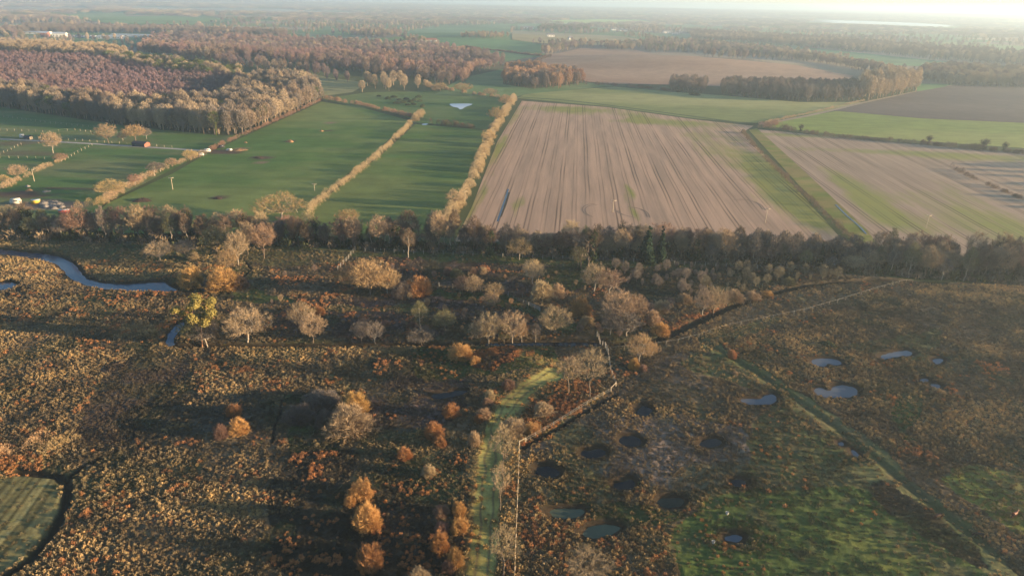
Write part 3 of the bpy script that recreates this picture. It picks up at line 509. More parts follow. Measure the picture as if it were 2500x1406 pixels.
for pts, c, lab in FAR: sheet('far_field', pts, pasture([k * 1.3 for k in c], [k * 1.6 for k in c], 130), M_FAR, lab)
# roads, drive, lanes, ponds and the lake
def ribbon(name, line, w, colr, mat, label, lift=.05):
    p = PP(line); q = smooth_loop(p, 2, False); L = []; Rr = []
    t = np.gradient(q, axis=0); t /= np.linalg.norm(t, axis=1, keepdims=True); nn = np.c_[-t[:, 1], t[:, 0]]
    a = q + nn * w / 2; b = q - nn * w / 2; v = np.vstack([np.c_[a, Z(a[:, 0], a[:, 1]) + lift], np.c_[b, Z(b[:, 0], b[:, 1]) + lift]]); n_ = len(q)
    f = np.array([[i, n_ + i, n_ + i + 1, i + 1] for i in range(n_ - 1)]); me = mesh_np(name, v, f, mat); put_col(me, np.tile(colr, (len(v), 1)) * (.85 + .3 * vn(v[:, 0], v[:, 1], 9, 2))[:, None]); return tag(link(name, me), label, kind='structure')
M_LANE = attr_mat('lane_surface', ((.4, .1), (3, .12)), (2, .4, .1))
ribbon('farm_drive', [(-60, 337), (0, 340), (150, 347), (330, 358), (430, 364), (505, 369)], 3.4, (.42, .38, .33), M_LANE, 'pale straight farm drive ending at the gate')
ribbon('farm_lane', [(1268, 238), (1380, 245), (1520, 262), (1660, 281), (1760, 294), (1840, 304)], 4, (.07, .10, .04), M_LANE, 'dark green ditch lane above the stubble field', .12)
ribbon('farm_lane', [(1858, 305), (1900, 297), (2000, 278), (2110, 250), (2250, 222), (2330, 208)], 5, (.30, .24, .16), M_LANE, 'straight pale lane running beside the dark soil field', .12)
ribbon('wet_rut', [(2040, 500), (2070, 530), (2095, 550), (2115, 572)], .7, (.3, .32, .36), MW['w'], 'water standing in wheel ruts at the field edge', .14)
ribbon('wet_rut', [(1215, 541), (1222, 520), (1236, 480), (1241, 462)], .7, (.3, .32, .36), MW['w'], 'wet wheel rut on the left edge of the stubble', .07)
ribbon('wet_rut', [(1222, 530), (1236, 495), (1243, 470)], 1.1, (.08, .07, .05), M_SOIL, 'dark trampled strip round the wet rut', .05)
SKY_WHITE = water_mat('sky_white_water', (.55, .60, .66), .25)  # open water with the bright sky's reflection put into its base colour
def flat(name, pts, mat, label, lift=.1, sm=2):
    p = smooth_loop(PP(pts), sm); bm = bmesh.new(); f = bm.faces.new([bm.verts.new((q[0], q[1], float(Z(*p.mean(0))) + lift)) for q in p]); bm.normal_update()
    if f.normal.z < 0: bmesh.ops.reverse_faces(bm, faces=[f])
    me = bpy.data.meshes.new(name); bm.to_mesh(me); bm.free(); me.materials.append(mat); return tag(link(name, me), label, kind='structure')
flat('white_pond', [(1095, 255), (1110, 254), (1155, 254), (1150, 258), (1136, 262), (1128, 268), (1121, 268), (1119, 264), (1105, 262)], SKY_WHITE, 'white pond in the far pasture', .2, 1)
flat('lake', [(2005, 53), (2150, 57), (2325, 67), (2310, 70), (2130, 62), (2005, 57)], water_mat('bright_lake', (.6, .65, .7), .15), 'long bright lake in the hazy distance', 9, 1)  # the lake's glint of sky is painted as its base colour
flat('small_pool', [(1030, 303), (1046, 302), (1042, 306), (1030, 306)], SKY_WHITE, 'tiny white pool by the dark thicket', .12, 1)
# ------------------------------------------------------------------ haze
mv = bpy.data.materials.new('haze'); mv.use_nodes = True; n = mv.node_tree; n.nodes.clear(); out = n.nodes.new('ShaderNodeOutputMaterial'); pv = n.nodes.new('ShaderNodeVolumePrincipled')
pv.inputs['Color'].default_value = (.68, .85, 1.0, 1); pv.inputs['Density'].default_value = .00021; pv.inputs['Anisotropy'].default_value = .45; n.links.new(pv.outputs[0], out.inputs['Volume'])
mb = MB(); mb.box((0, 0, 45), (54000, 54000, 190)); tag(mb.build('haze', mv), 'thin pale haze thickening towards the horizon', kind='stuff')

# ------------------------------------------------------------------ plants: skeletons grown towards points spread through a crown
def skeleton(rg, H, W, fork, N=150, shape='dome', trunk_top=.55, low=.28, flat_=1.0):
    """nodes, parents: a trunk with limbs that reach out to N points of the crown"""
    nodes_ = [np.array([0, 0, 0.])]; par = [-1]
    lean = rg.uniform(-.03, .03, 2) * H
    if fork > 0:
        for k in range(1, 5): nodes_.append(np.array([lean[0] * k / 4, lean[1] * k / 4, fork * H * k / 4]) + rg.normal(0, .008 * H, 3) * [1, 1, .3]); par.append(len(nodes_) - 2)
        if shape in ('pole', 'cone'):
            for k in range(1, 7): nodes_.append(nodes_[4] + np.array([lean[0] * k / 6, lean[1] * k / 6, (.97 - fork) * H * k / 6]) + rg.normal(0, .01 * H, 3) * [1, 1, .2]); par.append(len(nodes_) - 2)
    lo = low * H; cz = (H + lo) / 2; rz = (H - lo) / 2
    d = rg.normal(size=(N, 3)); d /= np.linalg.norm(d, axis=1, keepdims=True); r = rg.uniform(.25, 1, N) ** (1 / 2.6)
    T = np.c_[d[:, 0] * r * W / 2, d[:, 1] * r * W / 2, d[:, 2] * r]
    lob = 1 + .16 * np.sin(3 * np.arctan2(T[:, 1], T[:, 0]) + rg.uniform(0, 6)) + .1 * np.sin(5 * np.arctan2(T[:, 1], T[:, 0]) + rg.uniform(0, 6))
    if shape == 'dome': T[:, 2] = np.where(T[:, 2] < 0, T[:, 2] * .75, T[:, 2])
    if shape == 'vase': T[:, :2] *= (.55 + .5 * (T[:, 2:3] + 1) / 2 + .1)
    if shape == 'pole': T[:, :2] *= (1.1 - .45 * (T[:, 2:3] + 1) / 2)
    if shape == 'bush': T[:, 2] = np.abs(T[:, 2]); cz = lo; rz = H - lo
    T[:, 2] = cz + T[:, 2] * rz; T[:, :2] *= lob[:, None]; T[:, :2] += lean
    base = nodes_[min(len(nodes_) - 1, 4)]; order = np.argsort(np.linalg.norm(T - base, axis=1))
    cnt = np.zeros(4000)
    for i in order:
        t = T[i]; A = np.array(nodes_); v = t - A; dist = np.linalg.norm(v, axis=1)
        up = -v[:, 2] / np.maximum(dist, .01); cost = dist * (1 + .6 * np.clip(up + .05, 0, 1)) + .015 * H * (np.arange(len(A)) == 0)
        j0 = 0 if fork <= 0 else min(3, len(A) - 1); cost[:j0] += 1e3 if fork > 0 else 0
        if fork > 0 and j0 < len(A): pass
        j = int(np.argmin(cost)); L = dist[j]; k = max(1, int(L / (.09 * H))); prev = j; p0 = A[j]
        for s in range(1, k + 1):
            f = s / k; q = p0 + (t - p0) * f; q[2] += .10 * L * math.sin(math.pi * f); q += rg.normal(0, .012 * H, 3) * (f < 1)
            nodes_.append(q); par.append(prev); prev = len(nodes_) - 1
    A = np.array(nodes_); par = np.array(par); w = np.ones(len(A)) * .0; ch = np.bincount(par[1:], minlength=len(A)); w[ch == 0] = 1
    for i in range(len(A) - 1, 0, -1): w[par[i]] += w[i]
    return A, par, w, ch
def bare_tree_meshes(nm, seed, H, W, fork, mats, N=150, shape='dome', tw=10, tl=.9, tr=None, low=.28, twig_w=.045, bunch=.5, fill=1400, fl=.75):
    rg = np.random.default_rng(seed); A, par, w, ch = skeleton(rg, H, W, fork, N, shape, low=low)
    tr = tr or .018 * H + .05; rad = tr * (w / w[0]) ** .6; rad = np.maximum(rad, .018); i = np.arange(1, len(A)); pr = par[i]
    r0_ = np.where(pr == 0, rad[0], np.minimum(rad[pr], rad[i] * 1.35)); v, f = tubes(A[pr], A[i], r0_, rad[i], 4)
    trunk = mesh_np('trunk', v, f, mats[0], True)
    tips = np.where((w <= 3) & (np.arange(len(A)) > 0))[0]; tips = np.repeat(tips, tw); m = len(tips)
    p0 = A[tips] + (A[par[tips]] - A[tips]) * rg.uniform(0, 1, (m, 1)); out = p0 - np.array([0, 0, H * (low + (.12 if shape != 'bush' else -.25))]); out /= np.linalg.norm(out, axis=1, keepdims=True)
    dr = out * bunch * 1.6 + rg.normal(0, .55, (m, 3)) + np.array([0, 0, .35]); dr /= np.linalg.norm(dr, axis=1, keepdims=True); L = tl * rg.uniform(.5, 1.25, m)
    v, f = tris(p0, p0 + dr * L[:, None], twig_w * (1 + rg.uniform(0, .6, m)), rg)
    # each twig forks once
    m2 = m; q0 = p0 + dr * (L * .45)[:, None]; d2 = dr + rg.normal(0, .5, (m, 3)); d2 /= np.linalg.norm(d2, axis=1, keepdims=True); v2, f2 = tris(q0, q0 + d2 * (L * .6)[:, None], twig_w, rg)
    # fine outer twigs spread evenly through the crown so that its outline reads round and soft
    lo = low * H; cz = (H + lo) / 2; rz = (H - lo) / 2; d = rg.normal(size=(fill, 3)); d /= np.linalg.norm(d, axis=1, keepdims=True)
    if shape == 'bush': d[:, 2] = np.abs(d[:, 2]); cz = .1 * H; rz = .9 * H
    th = np.arctan2(d[:, 1], d[:, 0]); ph = rg.uniform(0, 6, 3); lob = 1 + .09 * np.sin(3 * th + ph[0]) + .07 * np.sin(5 * th + ph[1] + 3 * d[:, 2]) + .06 * np.sin(8 * d[:, 2] + 4 * th + ph[2])
    r = rg.uniform(.3, 1, fill) ** .45 * lob; sx = W / 2 * (np.ones(fill) if shape != 'pole' else 1.05 - .35 * d[:, 2]); top = A[A[:, 2].argmax(), :2] * .5
    q = np.c_[d[:, 0] * r * sx + top[0], d[:, 1] * r * sx + top[1], cz + d[:, 2] * r * rz * (np.where(d[:, 2] < 0, .72, 1) if shape in ('dome', 'vase') else 1)]
    dd = d * [1, 1, 1] + np.array([0, 0, .45]) + rg.normal(0, .38, (fill, 3)); dd /= np.linalg.norm(dd, axis=1, keepdims=True); LL = fl * rg.uniform(.6, 1.3, fill)
    v3, f3 = tris(q - dd * (LL * .8)[:, None], q + dd * (LL * .2)[:, None], twig_w * .95, rg)
    crown = mesh_np('crown', np.vstack([v, v2, v3]), np.vstack([f, f2 + len(v), f3 + len(v) + len(v2)]), mats[1]); return trunk, crown
def leafy_mesh(nm, seed, mat, blobs, leaf=.35, n=900):
    rg = np.random.default_rng(seed); V = []; sz = np.array([b[3] ** 2 for b in blobs]); cnt = (n * sz / sz.sum()).astype(int) + 4
    for (x, y, z, r, fl), c in zip(blobs, cnt):
        d = rg.normal(size=(c, 3)); d /= np.linalg.norm(d, axis=1, keepdims=True); p = np.array([x, y, z]) + d * r * rg.uniform(.55, 1.08, (c, 1)) * [1, 1, fl]; nrm = d + rg.normal(0, .5, (c, 3))
        _, u, w = frames(nrm); a = rg.uniform(0, 6.28, (c, 1)); e1 = u * np.cos(a) + w * np.sin(a); e2 = -u * np.sin(a) + w * np.cos(a); s = leaf * rg.uniform(.6, 1.4, (c, 1))
        V.append(np.stack([p - e1 * s, p + e2 * s * .6, p + e1 * s, p - e2 * s * .6], 1).reshape(-1, 3))
    V = np.vstack(V); return mesh_np(nm, V, np.arange(len(V)).reshape(-1, 4), mat)
BARK = plain('grey_bark', (.15, .115, .085), .9, .1, .25); BARK_PALE = plain('pale_bark', (.34, .29, .23), .85, .1, .2); BARK_DARK = plain('dark_bark', (.06, .047, .036), .9, .1, .25)
TW = {'tan': veg('tan_twigs', (.37, .27, .165)), 'gold': veg('golden_twigs', (.38, .265, .13)), 'grey': veg('grey_twigs', (.17, .14, .115)), 'olive': veg('olive_twigs', (.16, .15, .075)), 'red': veg('russet_twigs', (.27, .165, .115)),
      'orange': veg('orange_twigs', (.40, .20, .085), .15, .004), 'brown': veg('brown_twigs', (.15, .105, .072)), 'purple': veg('purple_twigs', (.235, .135, .12)), 'amber': veg('amber_twigs', (.46, .27, .10), .15, .006), 'ivy': veg('ivy_leaves', (.028, .045, .018)), 'pine': veg('pine_needles', (.25, .20, .06)), 'dark': veg('dark_needles', (.018, .038, .020)),
      'reed': veg('reed', (.42, .29, .15)), 'gorse': veg('gorse_leaves', (.05, .065, .028))}
PROTO = {}
def tree_proto(key, name, seed, mats, **k):
    t, c = bare_tree_meshes(name, seed, mats=mats, **k); PROTO[key] = (name, [('trunk', t), ('crown', c)], k['H'], k['W'])
for s in range(4):
    tree_proto('oak%d' % s, 'bare_tree', 10 + s, (BARK_PALE if s % 2 else BARK, TW['tan']), H=10, W=9.5 + s * .5, fork=.2, N=210, tw=9, tl=1.0, low=.2, fill=1500, fl=1.3, twig_w=.06)
    tree_proto('pole%d' % s, 'bare_tree', 30 + s, (BARK_PALE, TW[('grey', 'brown', 'olive', 'grey')[s]]), H=13, W=4.6 + .4 * s, fork=.35, N=80, shape='pole', tw=11, tl=1.0, low=.36, tr=.17, fill=1500, fl=1.2, twig_w=.05)
    tree_proto('belt%d' % s, 'bare_tree', 50 + s, (BARK, TW[('brown', 'tan', 'tan', 'red')[s]]), H=12, W=7 + .5 * s, fork=.28, N=100, shape='vase', tw=12, tl=1.1, low=.28, tr=.2, fill=2400, fl=1.3, twig_w=.055)
for s in range(3):
    t, c = bare_tree_meshes('b', 70 + s, 3.4, 4.2, 0, (BARK_DARK, TW['orange']), N=110, shape='bush', tw=10, tl=.6, tr=.16, low=.12, twig_w=.034, bunch=.8, fill=7000, fl=.62); PROTO['bush%d' % s] = ('shrub', [('stems', t), ('twigs', c)], 3.4, 4.2)
def tint_variant(src, key, tw, bark=None, name=None):
    nm, parts, H, W = PROTO[src]; out = []
    for pn, me in parts:
        m2 = me.copy(); m2.materials.clear(); m2.materials.append(TW[tw] if pn in ('crown', 'twigs') else (bark or me.materials[0])); out.append((pn, m2))
    PROTO[key] = (name or nm, out, H, W)
for s in range(4):
    for tw in ('gold', 'olive', 'grey', 'red'): tint_variant('oak%d' % s, 'oak%d_%s' % (s, tw), tw)
for s in range(3):
    for tw in ('gold', 'olive', 'grey', 'red', 'tan', 'brown'): tint_variant('bush%d' % s, 'bush%d_%s' % (s, tw), 'amber' if tw == 'gold' else tw)
for s in range(3): tree_proto('thin%d' % s, 'bare_tree', 120 + s, (BARK, TW['tan']), H=11, W=6, fork=.38, N=120, tw=12, tl=.9, low=.35, fill=500, fl=.9, twig_w=.028, tr=.15)
# dead tree: limbs only
t, _ = bare_tree_meshes('d', 91, 11, 5.5, .3, (BARK, TW['tan']), N=40, shape='vase', tr=.17, low=.35); PROTO['dead'] = ('dead_tree', [('trunk', t)], 11, 4)
# ivy clad tree, scots pine, dark conifer, gorse
rg_ = np.random.default_rng(5)
t, c = bare_tree_meshes('i', 92, 12, 6, .3, (BARK_DARK, TW['brown']), N=80, shape='vase', tw=8, tl=1, low=.35)
ivy = leafy_mesh('ivy', 3, TW['ivy'], [(rg_.normal(0, .6), rg_.normal(0, .6), z, 1.0 + .5 * math.sin(z), 1.2) for z in np.arange(1, 9.5, .8)], .28, 900); PROTO['ivy'] = ('ivy_clad_tree', [('trunk', t), ('crown', c), ('ivy', ivy)], 12, 6)
t, c = bare_tree_meshes('p', 93, 13.5, 10, .4, (plain('pine_bark', (.30, .16, .09), .9, .1), TW['tan']), N=46, shape='dome', tw=1, tl=.6, low=.42, tr=.24)
sk = skeleton(np.random.default_rng(93), 13.5, 10, .4, 46, 'dome', low=.42)[0]; tp = sk[sk[:, 2] > 7][::3]
PROTO['pine'] = ('scots_pine', [('trunk', t), ('crown', leafy_mesh('crown', 4, TW['pine'], [(p[0], p[1], p[2] + .2, rg_.uniform(.9, 1.5), .75) for p in sk[sk[:, 2] > 6.2][::2]], .2, 9000))], 13.5, 10)
cone = [(rg_.normal(0, .25), rg_.normal(0, .25), z, max(.35, 2.6 * (1 - z / 12.4)), .7) for z in np.arange(1.2, 12, .7)]
mbt = MB(); mbt.tube((0, 0, 0), (0, 0, 11.5), .22, .04, 6); PROTO['conifer'] = ('conifer', [('trunk', mbt.mesh('trunk', BARK_DARK)), ('crown', leafy_mesh('crown', 6, TW['dark'], cone, .34, 2600))], 12.2, 5)
PROTO['gorse'] = ('gorse_bush', [(None, leafy_mesh('gorse_bush', 8, TW['gorse'], [(0, 0, .5, .9, .8), (.7, .3, .4, .6, .8), (-.6, -.3, .4, .7, .8)], .14, 700))], 1.4, 2.6)
_made = {}
def plant(key, x, y, H=None, W=None, label=None, cat='tree', group=None, z=None, rz=None, sink=.12):
    """one individual: an Empty at its foot with its parts, or a single mesh"""
    nm, parts, h0, w0 = PROTO[key]; sh = (H or h0) / h0; sw = (W or w0) / w0; zz = float(heath_z(x, y)) - sink if z is None else z
    rz = random.uniform(0, 6.28) if rz is None else rz
    if key not in _made:
        if parts[0][0] is None: o = link(nm, parts[0][1])
        else:
            o = bpy.data.objects.new(nm, None); o.empty_display_size = .5; COL.objects.link(o)
            for pn, me in parts: link(pn, me, o)
        _made[key] = o
    else: o = copy_tree(_made[key]); 
    if 'group' in o and not group: del o['group']
    o.location = (x, y, zz); o.rotation_euler = (0, 0, rz); o.scale = (sw, sw, sh); return tag(o, label, cat, group)
def plant_px(key, px, py, top, wpx, label, cat='tree', group=None):
    """stand it where the photo shows its foot; top and width read in the photo give its real size"""
    x, y = P(px, py); d = depth(x, y); dep = math.atan2(CAM_H, math.hypot(x, y)); W = 1.08 * wpx * d / F_PX
    H = max(.6, ((py - top) * d / F_PX - .16 * W * math.sin(dep)) / math.cos(dep)) ; return plant(key, x, y, H, W, label, cat, group)

# ------------------------------------------------------------------ individual trees and shrubs of the heath
HT = [('oak1', 391, 637, 585, 62, 'round bare tree standing alone on the near bank of the river meadow'),
 ('oak2_gold', 562, 664, 608, 52, 'bare tree with yellowish crown, just above the rounded willow bushes'),
 ('oak0_olive', 532, 618, 549, 62, 'grey green lichen covered tree in front of the left belt'),
 ('oak3', 582, 648, 562, 56, 'pale bare tree between the grey green tree and two tall pinkish trees'),
 ('belt3', 645, 632, 541, 62, 'tall pinkish bare tree, right one of two at the belt'),
 ('belt2', 606, 622, 540, 48, 'tall pinkish bare tree, left one of two at the belt'),
 ('oak2_grey', 455, 628, 583, 48, 'dim shaded tree left of the grey green one'),
 ('oak1', 605, 834, 744, 96, 'broad pale bare tree above the ditch, right of the pine'),
 ('oak0', 764, 834, 758, 58, 'bare tree above the ditch, front one of an overlapping pair'),
 ('oak3', 742, 812, 735, 60, 'bare tree behind another above the ditch'),
 ('oak1_grey', 505, 838, 765, 66, 'slender bare tree under the yellow pine'), ('oak2_olive', 474, 836, 770, 58, 'low bare tree left of the pine foot'),
 ('oak3_grey', 916, 834, 777, 48, 'small grey bare tree above the ditch, right one of a pair'), ('oak0_grey', 883, 833, 780, 44, 'small grey bare tree above the ditch, left one of a pair'),
 ('pole2', 1028, 800, 731, 42, 'narrow upright bare tree in the middle of the heath'), ('oak2_olive', 1087, 806, 754, 54, 'rounded olive bare tree right of the narrow tree'),
 ('oak0_grey', 1030, 836, 785, 62, 'dim shaded tree below the narrow upright one'),
 ('oak1', 1194, 836, 751, 66, 'large bare tree beside the ditch with forked white stem'), ('oak2', 1172, 834, 770, 58, 'leaning bare tree left of the fork stemmed one'),
 ('oak3', 1252, 834, 750, 68, 'large round bare tree beside the ditch, right of the fork stemmed one'), ('oak0_olive', 1230, 836, 778, 32, 'thin bare tree between two large ones'),
 ('oak1_gold', 1274, 832, 783, 34, 'small yellowish tree at the right foot of the large round tree'), ('pole0', 1308, 832, 785, 25, 'tiny upright sapling by the ditch'),
 ('oak2', 1355, 815, 745, 78, 'broad dome shaped bare tree right of the sapling'), ('oak0', 1197, 752, 714, 44, 'small bare tree behind the fork stemmed tree'),
 ('oak3_gold', 1268, 634, 577, 62, 'perfectly round golden bare tree in front of the belt'), ('pole1', 996, 630, 556, 34, 'pale narrow bare tree standing before the belt'),
 ('oak1', 1300, 696, 632, 54, 'pale thin tree just right of the round golden tree'),
 ('oak0_red', 1128, 722, 671, 40, 'bare tree left one of a lit pair by the fence'), ('oak2', 1156, 727, 670, 44, 'bare tree right one of a lit pair by the fence'), ('oak1_gold', 1206, 730, 688, 50, 'spreading bare tree at the end of the lit pair'),
 ('oak0_gold', 905, 722, 631, 92, 'largest golden willow clump, central crown'), ('oak2_gold', 872, 715, 640, 72, 'golden willow at the left edge of the largest clump'), ('oak3_gold', 945, 718, 655, 66, 'golden willow at the right edge of the largest clump'),
 ('dead', 1419, 655, 578, 40, 'dead tree with pale bare limbs, left of two'), ('dead', 1437, 668, 592, 34, 'dead tree with pale bare limbs, right of two'),
 ('oak2_olive', 1410, 655, 600, 40, 'olive tree at the foot of the dead trees'),
 ('oak1', 1450, 712, 640, 66, 'big pale willow clump under the dead trees, left part'), ('oak3_red', 1488, 718, 655, 66, 'big willow clump under the dead trees, pinkish right part'),
 ('oak0', 1510, 792, 702, 82, 'tall pale willow left in the thicket above the gate'), ('oak2', 1548, 788, 715, 62, 'pale rounded willow right in the thicket above the gate'), ('oak3_grey', 1530, 822, 760, 70, 'dim willow at the front of the thicket above the gate'), ('oak1_grey', 1490, 820, 765, 52, 'dim low willow beside the fence rails'),
 ('oak0', 1742, 764, 688, 62, 'tan willow tree behind the bracken strip'), ('oak3', 1715, 770, 705, 48, 'tan willow beside the taller one behind the bracken strip'),
 ('thin1', 1440, 975, 849, 76, 'tall bare tree with white trunk on the bracken bank'), ('thin0', 1388, 962, 868, 52, 'thin dim bare tree left of the white trunked one'),
 ('thin0', 1228, 1168, 1038, 52, 'slender roadside tree furthest along the track'), ('thin1', 1222, 1250, 1135, 42, 'slender roadside tree in the middle of the track row'), ('thin2', 1228, 1418, 1292, 70, 'spreading roadside tree closest to the camera'),
 ('thin1', 1428, 1440, 1342, 100, 'twiggy tree cut by the bottom edge right of the fence'),
 ('oak3_gold', 1560, 884, 812, 66, 'golden willow right of the fence rails'), ('oak1_gold', 1590, 870, 832, 34, 'small golden willow joined to the bigger one'),
 ('oak1', 130, 374, 322, 44, 'bare oak just below the farm drive'), ('oak2', 266, 351, 302, 46, 'bare oak above the farm drive, left one'), ('oak0_gold', 332, 345, 304, 50, 'bare tree above the farm drive near the dark barn'), ('oak3_grey', 300, 344, 322, 24, 'small tree between the two oaks above the drive'), ('oak1_grey', 358, 340, 312, 26, 'grey tree at the wood edge behind the barn'),
 ('oak0', 46, 437, 400, 40, 'rounded bare tree in the left hedge'), ('oak2_gold', 5, 450, 425, 34, 'bare tree at the left edge of the paddocks'), ('oak3_red', 150, 395, 373, 30, 'low reddish tree at the upper end of the left hedge'),
 ('oak2_gold', 275, 478, 436, 66, 'bright yellow willow in the hedge corner'), ('pole3', 378, 430, 394, 34, 'leaning birch with white stem in the hedge'), ('pole0', 392, 420, 396, 24, 'second birch in the hedge'),
 ('oak3_gold', 690, 535, 468, 122, 'big golden oak at the lower end of the middle hedge'), ('oak1', 1112, 505, 460, 46, 'bare tree at the lower end of the right hedge'), ('oak0_gold', 850, 548, 508, 54, 'golden crowned tree in the belt below the smooth pasture'),
 ('oak2', 2300, 640, 570, 34, 'white stemmed birch above the right wood'), ('oak0_red', 2235, 640, 562, 66, 'round reddish tree above the right wood'), ('oak1', 2285, 645, 568, 44, 'pale tree beside the reddish one above the right wood')]
for k_, px, py, top, w, lab in HT: plant_px(k_, px, py, top, w, lab)
plant_px('pine', 492, 838, 712, 92, 'yellow green pine tree leaning over the stream')
SH = [('bush0_gold', 470, 702, 650, 56, 'round tan willow bush south of the river end'), ('bush1_gold', 548, 706, 652, 84, 'wide tan willow bush beside the brook'), ('bush2_grey', 520, 706, 672, 44, 'grey bush between two willow bushes'), ('bush0_red', 592, 704, 672, 36, 'reddish bush on the brook'),
 ('bush1', 1022, 716, 671, 58, 'bright orange round willow bush'), ('bush2_grey', 985, 722, 686, 60, 'dim bush left of the orange willow'), ('bush0_tan', 472, 634, 614, 26, 'small tan bush before the left belt'),
 ('bush2_tan', 1320, 732, 683, 54, 'tan bush right of the bracken tuft'), ('bush0_tan', 1360, 728, 690, 32, 'small pointed tan bush beside a larger one'), ('bush1_gold', 1416, 770, 724, 52, 'smooth golden round bush above the dome shaped tree'),
 ('bush2_tan', 1432, 798, 770, 38, 'low tan bush below the smooth golden one'), ('bush0_red', 1095, 672, 650, 24, 'low reddish bush far left on the purple heath'), ('bush1_olive', 1115, 676, 655, 30, 'olive bush on the purple heath'), ('bush2_tan', 1178, 668, 650, 22, 'low tan bush on the purple heath'), ('bush1_red', 1155, 668, 650, 22, 'low russet bush beside a tan one on the purple heath'),
 ('bush0_red', 1268, 722, 708, 26, 'orange red bracken clump by the green path'),
 ('bush1_red', 930 - 40, 800, 775, 40, 'russet bush behind the grey trees'), ('bush2', 780, 770, 745, 26, 'orange bush behind the overlapping pair'), ('bush0_red', 940, 796, 780, 22, 'russet bush right of the grey trees'), ('bush1_red', 1005, 800, 785, 28, 'russet bush left of the narrow tree'),
 ('bush2_gold', 1612, 815, 785, 44, 'golden bush at the left end of the bracken strip'), ('bush0_tan', 1595, 795, 755, 30, 'upright tan bush in the thicket'), ('bush1_tan', 1615, 760, 730, 44, 'tan bush behind the bracken strip'), ('bush2_tan', 1790, 735, 705, 50, 'tan bush right of the tan willow'), ('bush0_tan', 1835, 728, 700, 40, 'tan bush halfway along the ditch'), ('bush1_gold', 1872, 720, 700, 34, 'small golden bush along the ditch'), ('bush2_olive', 1925, 695, 675, 30, 'olive bush near the far end of the ditch'), ('bush0_tan', 1672, 738, 715, 36, 'tan bush left of the tan willow'),
 ('bush1_gold', 1125, 872, 838, 60, 'low golden bush above the bracken mound'), ('bush0_gold', 1160, 890, 872, 28, 'small golden bush left of the bracken mound'),
 ('bush2_gold', 1548, 900, 872, 28, 'pointed tan bush below the golden willow'), ('bush0_red', 1570, 905, 888, 18, 'small reddish bush below the golden willow'),
 ('bush0_gold', 583, 1058, 1018, 46, 'orange round bush on the dark heath, lower one of a pair'), ('bush2', 574, 1013, 986, 38, 'faded orange bush above the round one'), ('bush1_red', 541, 1068, 1034, 34, 'dim russet bush left of the round orange bush'),
 ('bush1', 1103, 1014, 981, 42, 'smooth orange bush near the dark pool'), ('bush2', 1060, 1066, 1028, 46, 'orange bush, upper lobe, left of the track'), ('bush0', 1074, 1086, 1060, 34, 'orange bush, lower lobe, left of the track'), ('bush1', 987, 1118, 1090, 38, 'small bright orange bush alone on dark heather'),
 ('bush2_gold', 881, 1212, 1168, 58, 'golden round bush, upper of two large ones'), ('bush0_gold', 856, 1232, 1208, 30, 'small yellow bush beside the golden round bush'), ('bush1_gold', 895, 1288, 1228, 66, 'largest golden round bush on the dark heather'), ('bush0', 903, 1385, 1326, 62, 'orange grey bush near the bottom edge'),
 ('bush2_tan', 1025, 1425, 1382, 58, 'tan bush cut by the bottom edge'), ('bush1_tan', 1048, 1160, 1132, 34, 'pale grey brushy bush left of the track'),
 ('bush0_gold', 1122, 1258, 1225, 34, 'yellow bush beside the track, top of the row'), ('bush2_red', 1078, 1256, 1230, 40, 'reddish bush left of the yellow trackside bush'), ('bush1_gold', 1125, 1296, 1262, 42, 'yellow bush beside the track, middle of the row'), ('bush0', 1075, 1340, 1296, 44, 'russet orange bush by the lower track'), ('bush2_gold', 1112, 1378, 1335, 40, 'yellow grey bush by the lower track'), ('bush1_red', 1094, 1390, 1362, 34, 'reddish bush nearest the bottom of the track'), ('bush2_red', 1078, 1298, 1272, 36, 'dark red bush between the russet and yellow bushes'),
 ('bush0_tan', 1180, 1022, 995, 36, 'tan bush at the bend of the track, upper'), ('bush1_tan', 1158, 1086, 1050, 30, 'tan bush on the left verge of the track'), ('bush2_red', 1190, 990, 970, 28, 'russet bush above the track bend'), ('bush0_red', 1240, 945, 922, 34, 'russet bush between mound and track'), ('bush1_tan', 1196, 975, 948, 26, 'pinkish bush left of the track bend'),
 ('bush1_tan', 1250, 1052, 1020, 62, 'large tan bush in the fork of track and fence'), ('bush2_tan', 1325, 1010, 980, 48, 'tan bush rising out of the bracken bank'), ('bush0_gold', 1300, 1052, 1030, 44, 'yellow bush at the end of the bracken bank'), ('bush2', 1170, 1010 + 20, 1010, 24, 'small orange bush by the verge'),
 ('bush0_grey', 735, 1020, 985, 78, 'dim grey willow thicket, left lobe'), ('bush1_grey', 780, 985, 950, 84, 'dim grey willow thicket, far lobe'), ('bush2_tan', 850, 1050, 985, 110, 'largest tan willow thicket lobe left of the track'), ('bush0_gold', 870, 1005, 955, 62, 'yellowish lobe on top of the willow thicket'), ('bush1_grey', 800, 1040, 1000, 64, 'grey lobe at the front of the willow thicket'),
 ('bush1', 1787, 870, 848, 22, 'small orange round bush beside the long bank'), ('bush0_tan', 1795, 985 - 70, 905, 14, 'little tan tuft below the orange bush')]
for k_, px, py, top, w, lab in SH: plant_px(k_, px, py, top, w, lab, 'bush')
plant_px('gorse', 2020, 842, 827, 34, 'low green gorse bush on the right heath', 'bush')
plant_px('conifer', 1577, 640, 548, 44, 'broad dark green conifer in the belt'); plant_px('conifer', 1612, 640, 550, 30, 'narrow dark green conifer beside the broad one')
plant_px('ivy', 1448, 640, 548, 40, 'ivy covered tree in the belt left of the conifers'); plant_px('conifer', 2000, 650, 588, 24, 'single dark conifer further right in the belt'); plant_px('ivy', 1195, 630, 548, 40, 'dark ivy tree poking out of the belt right of the pale narrow tree')

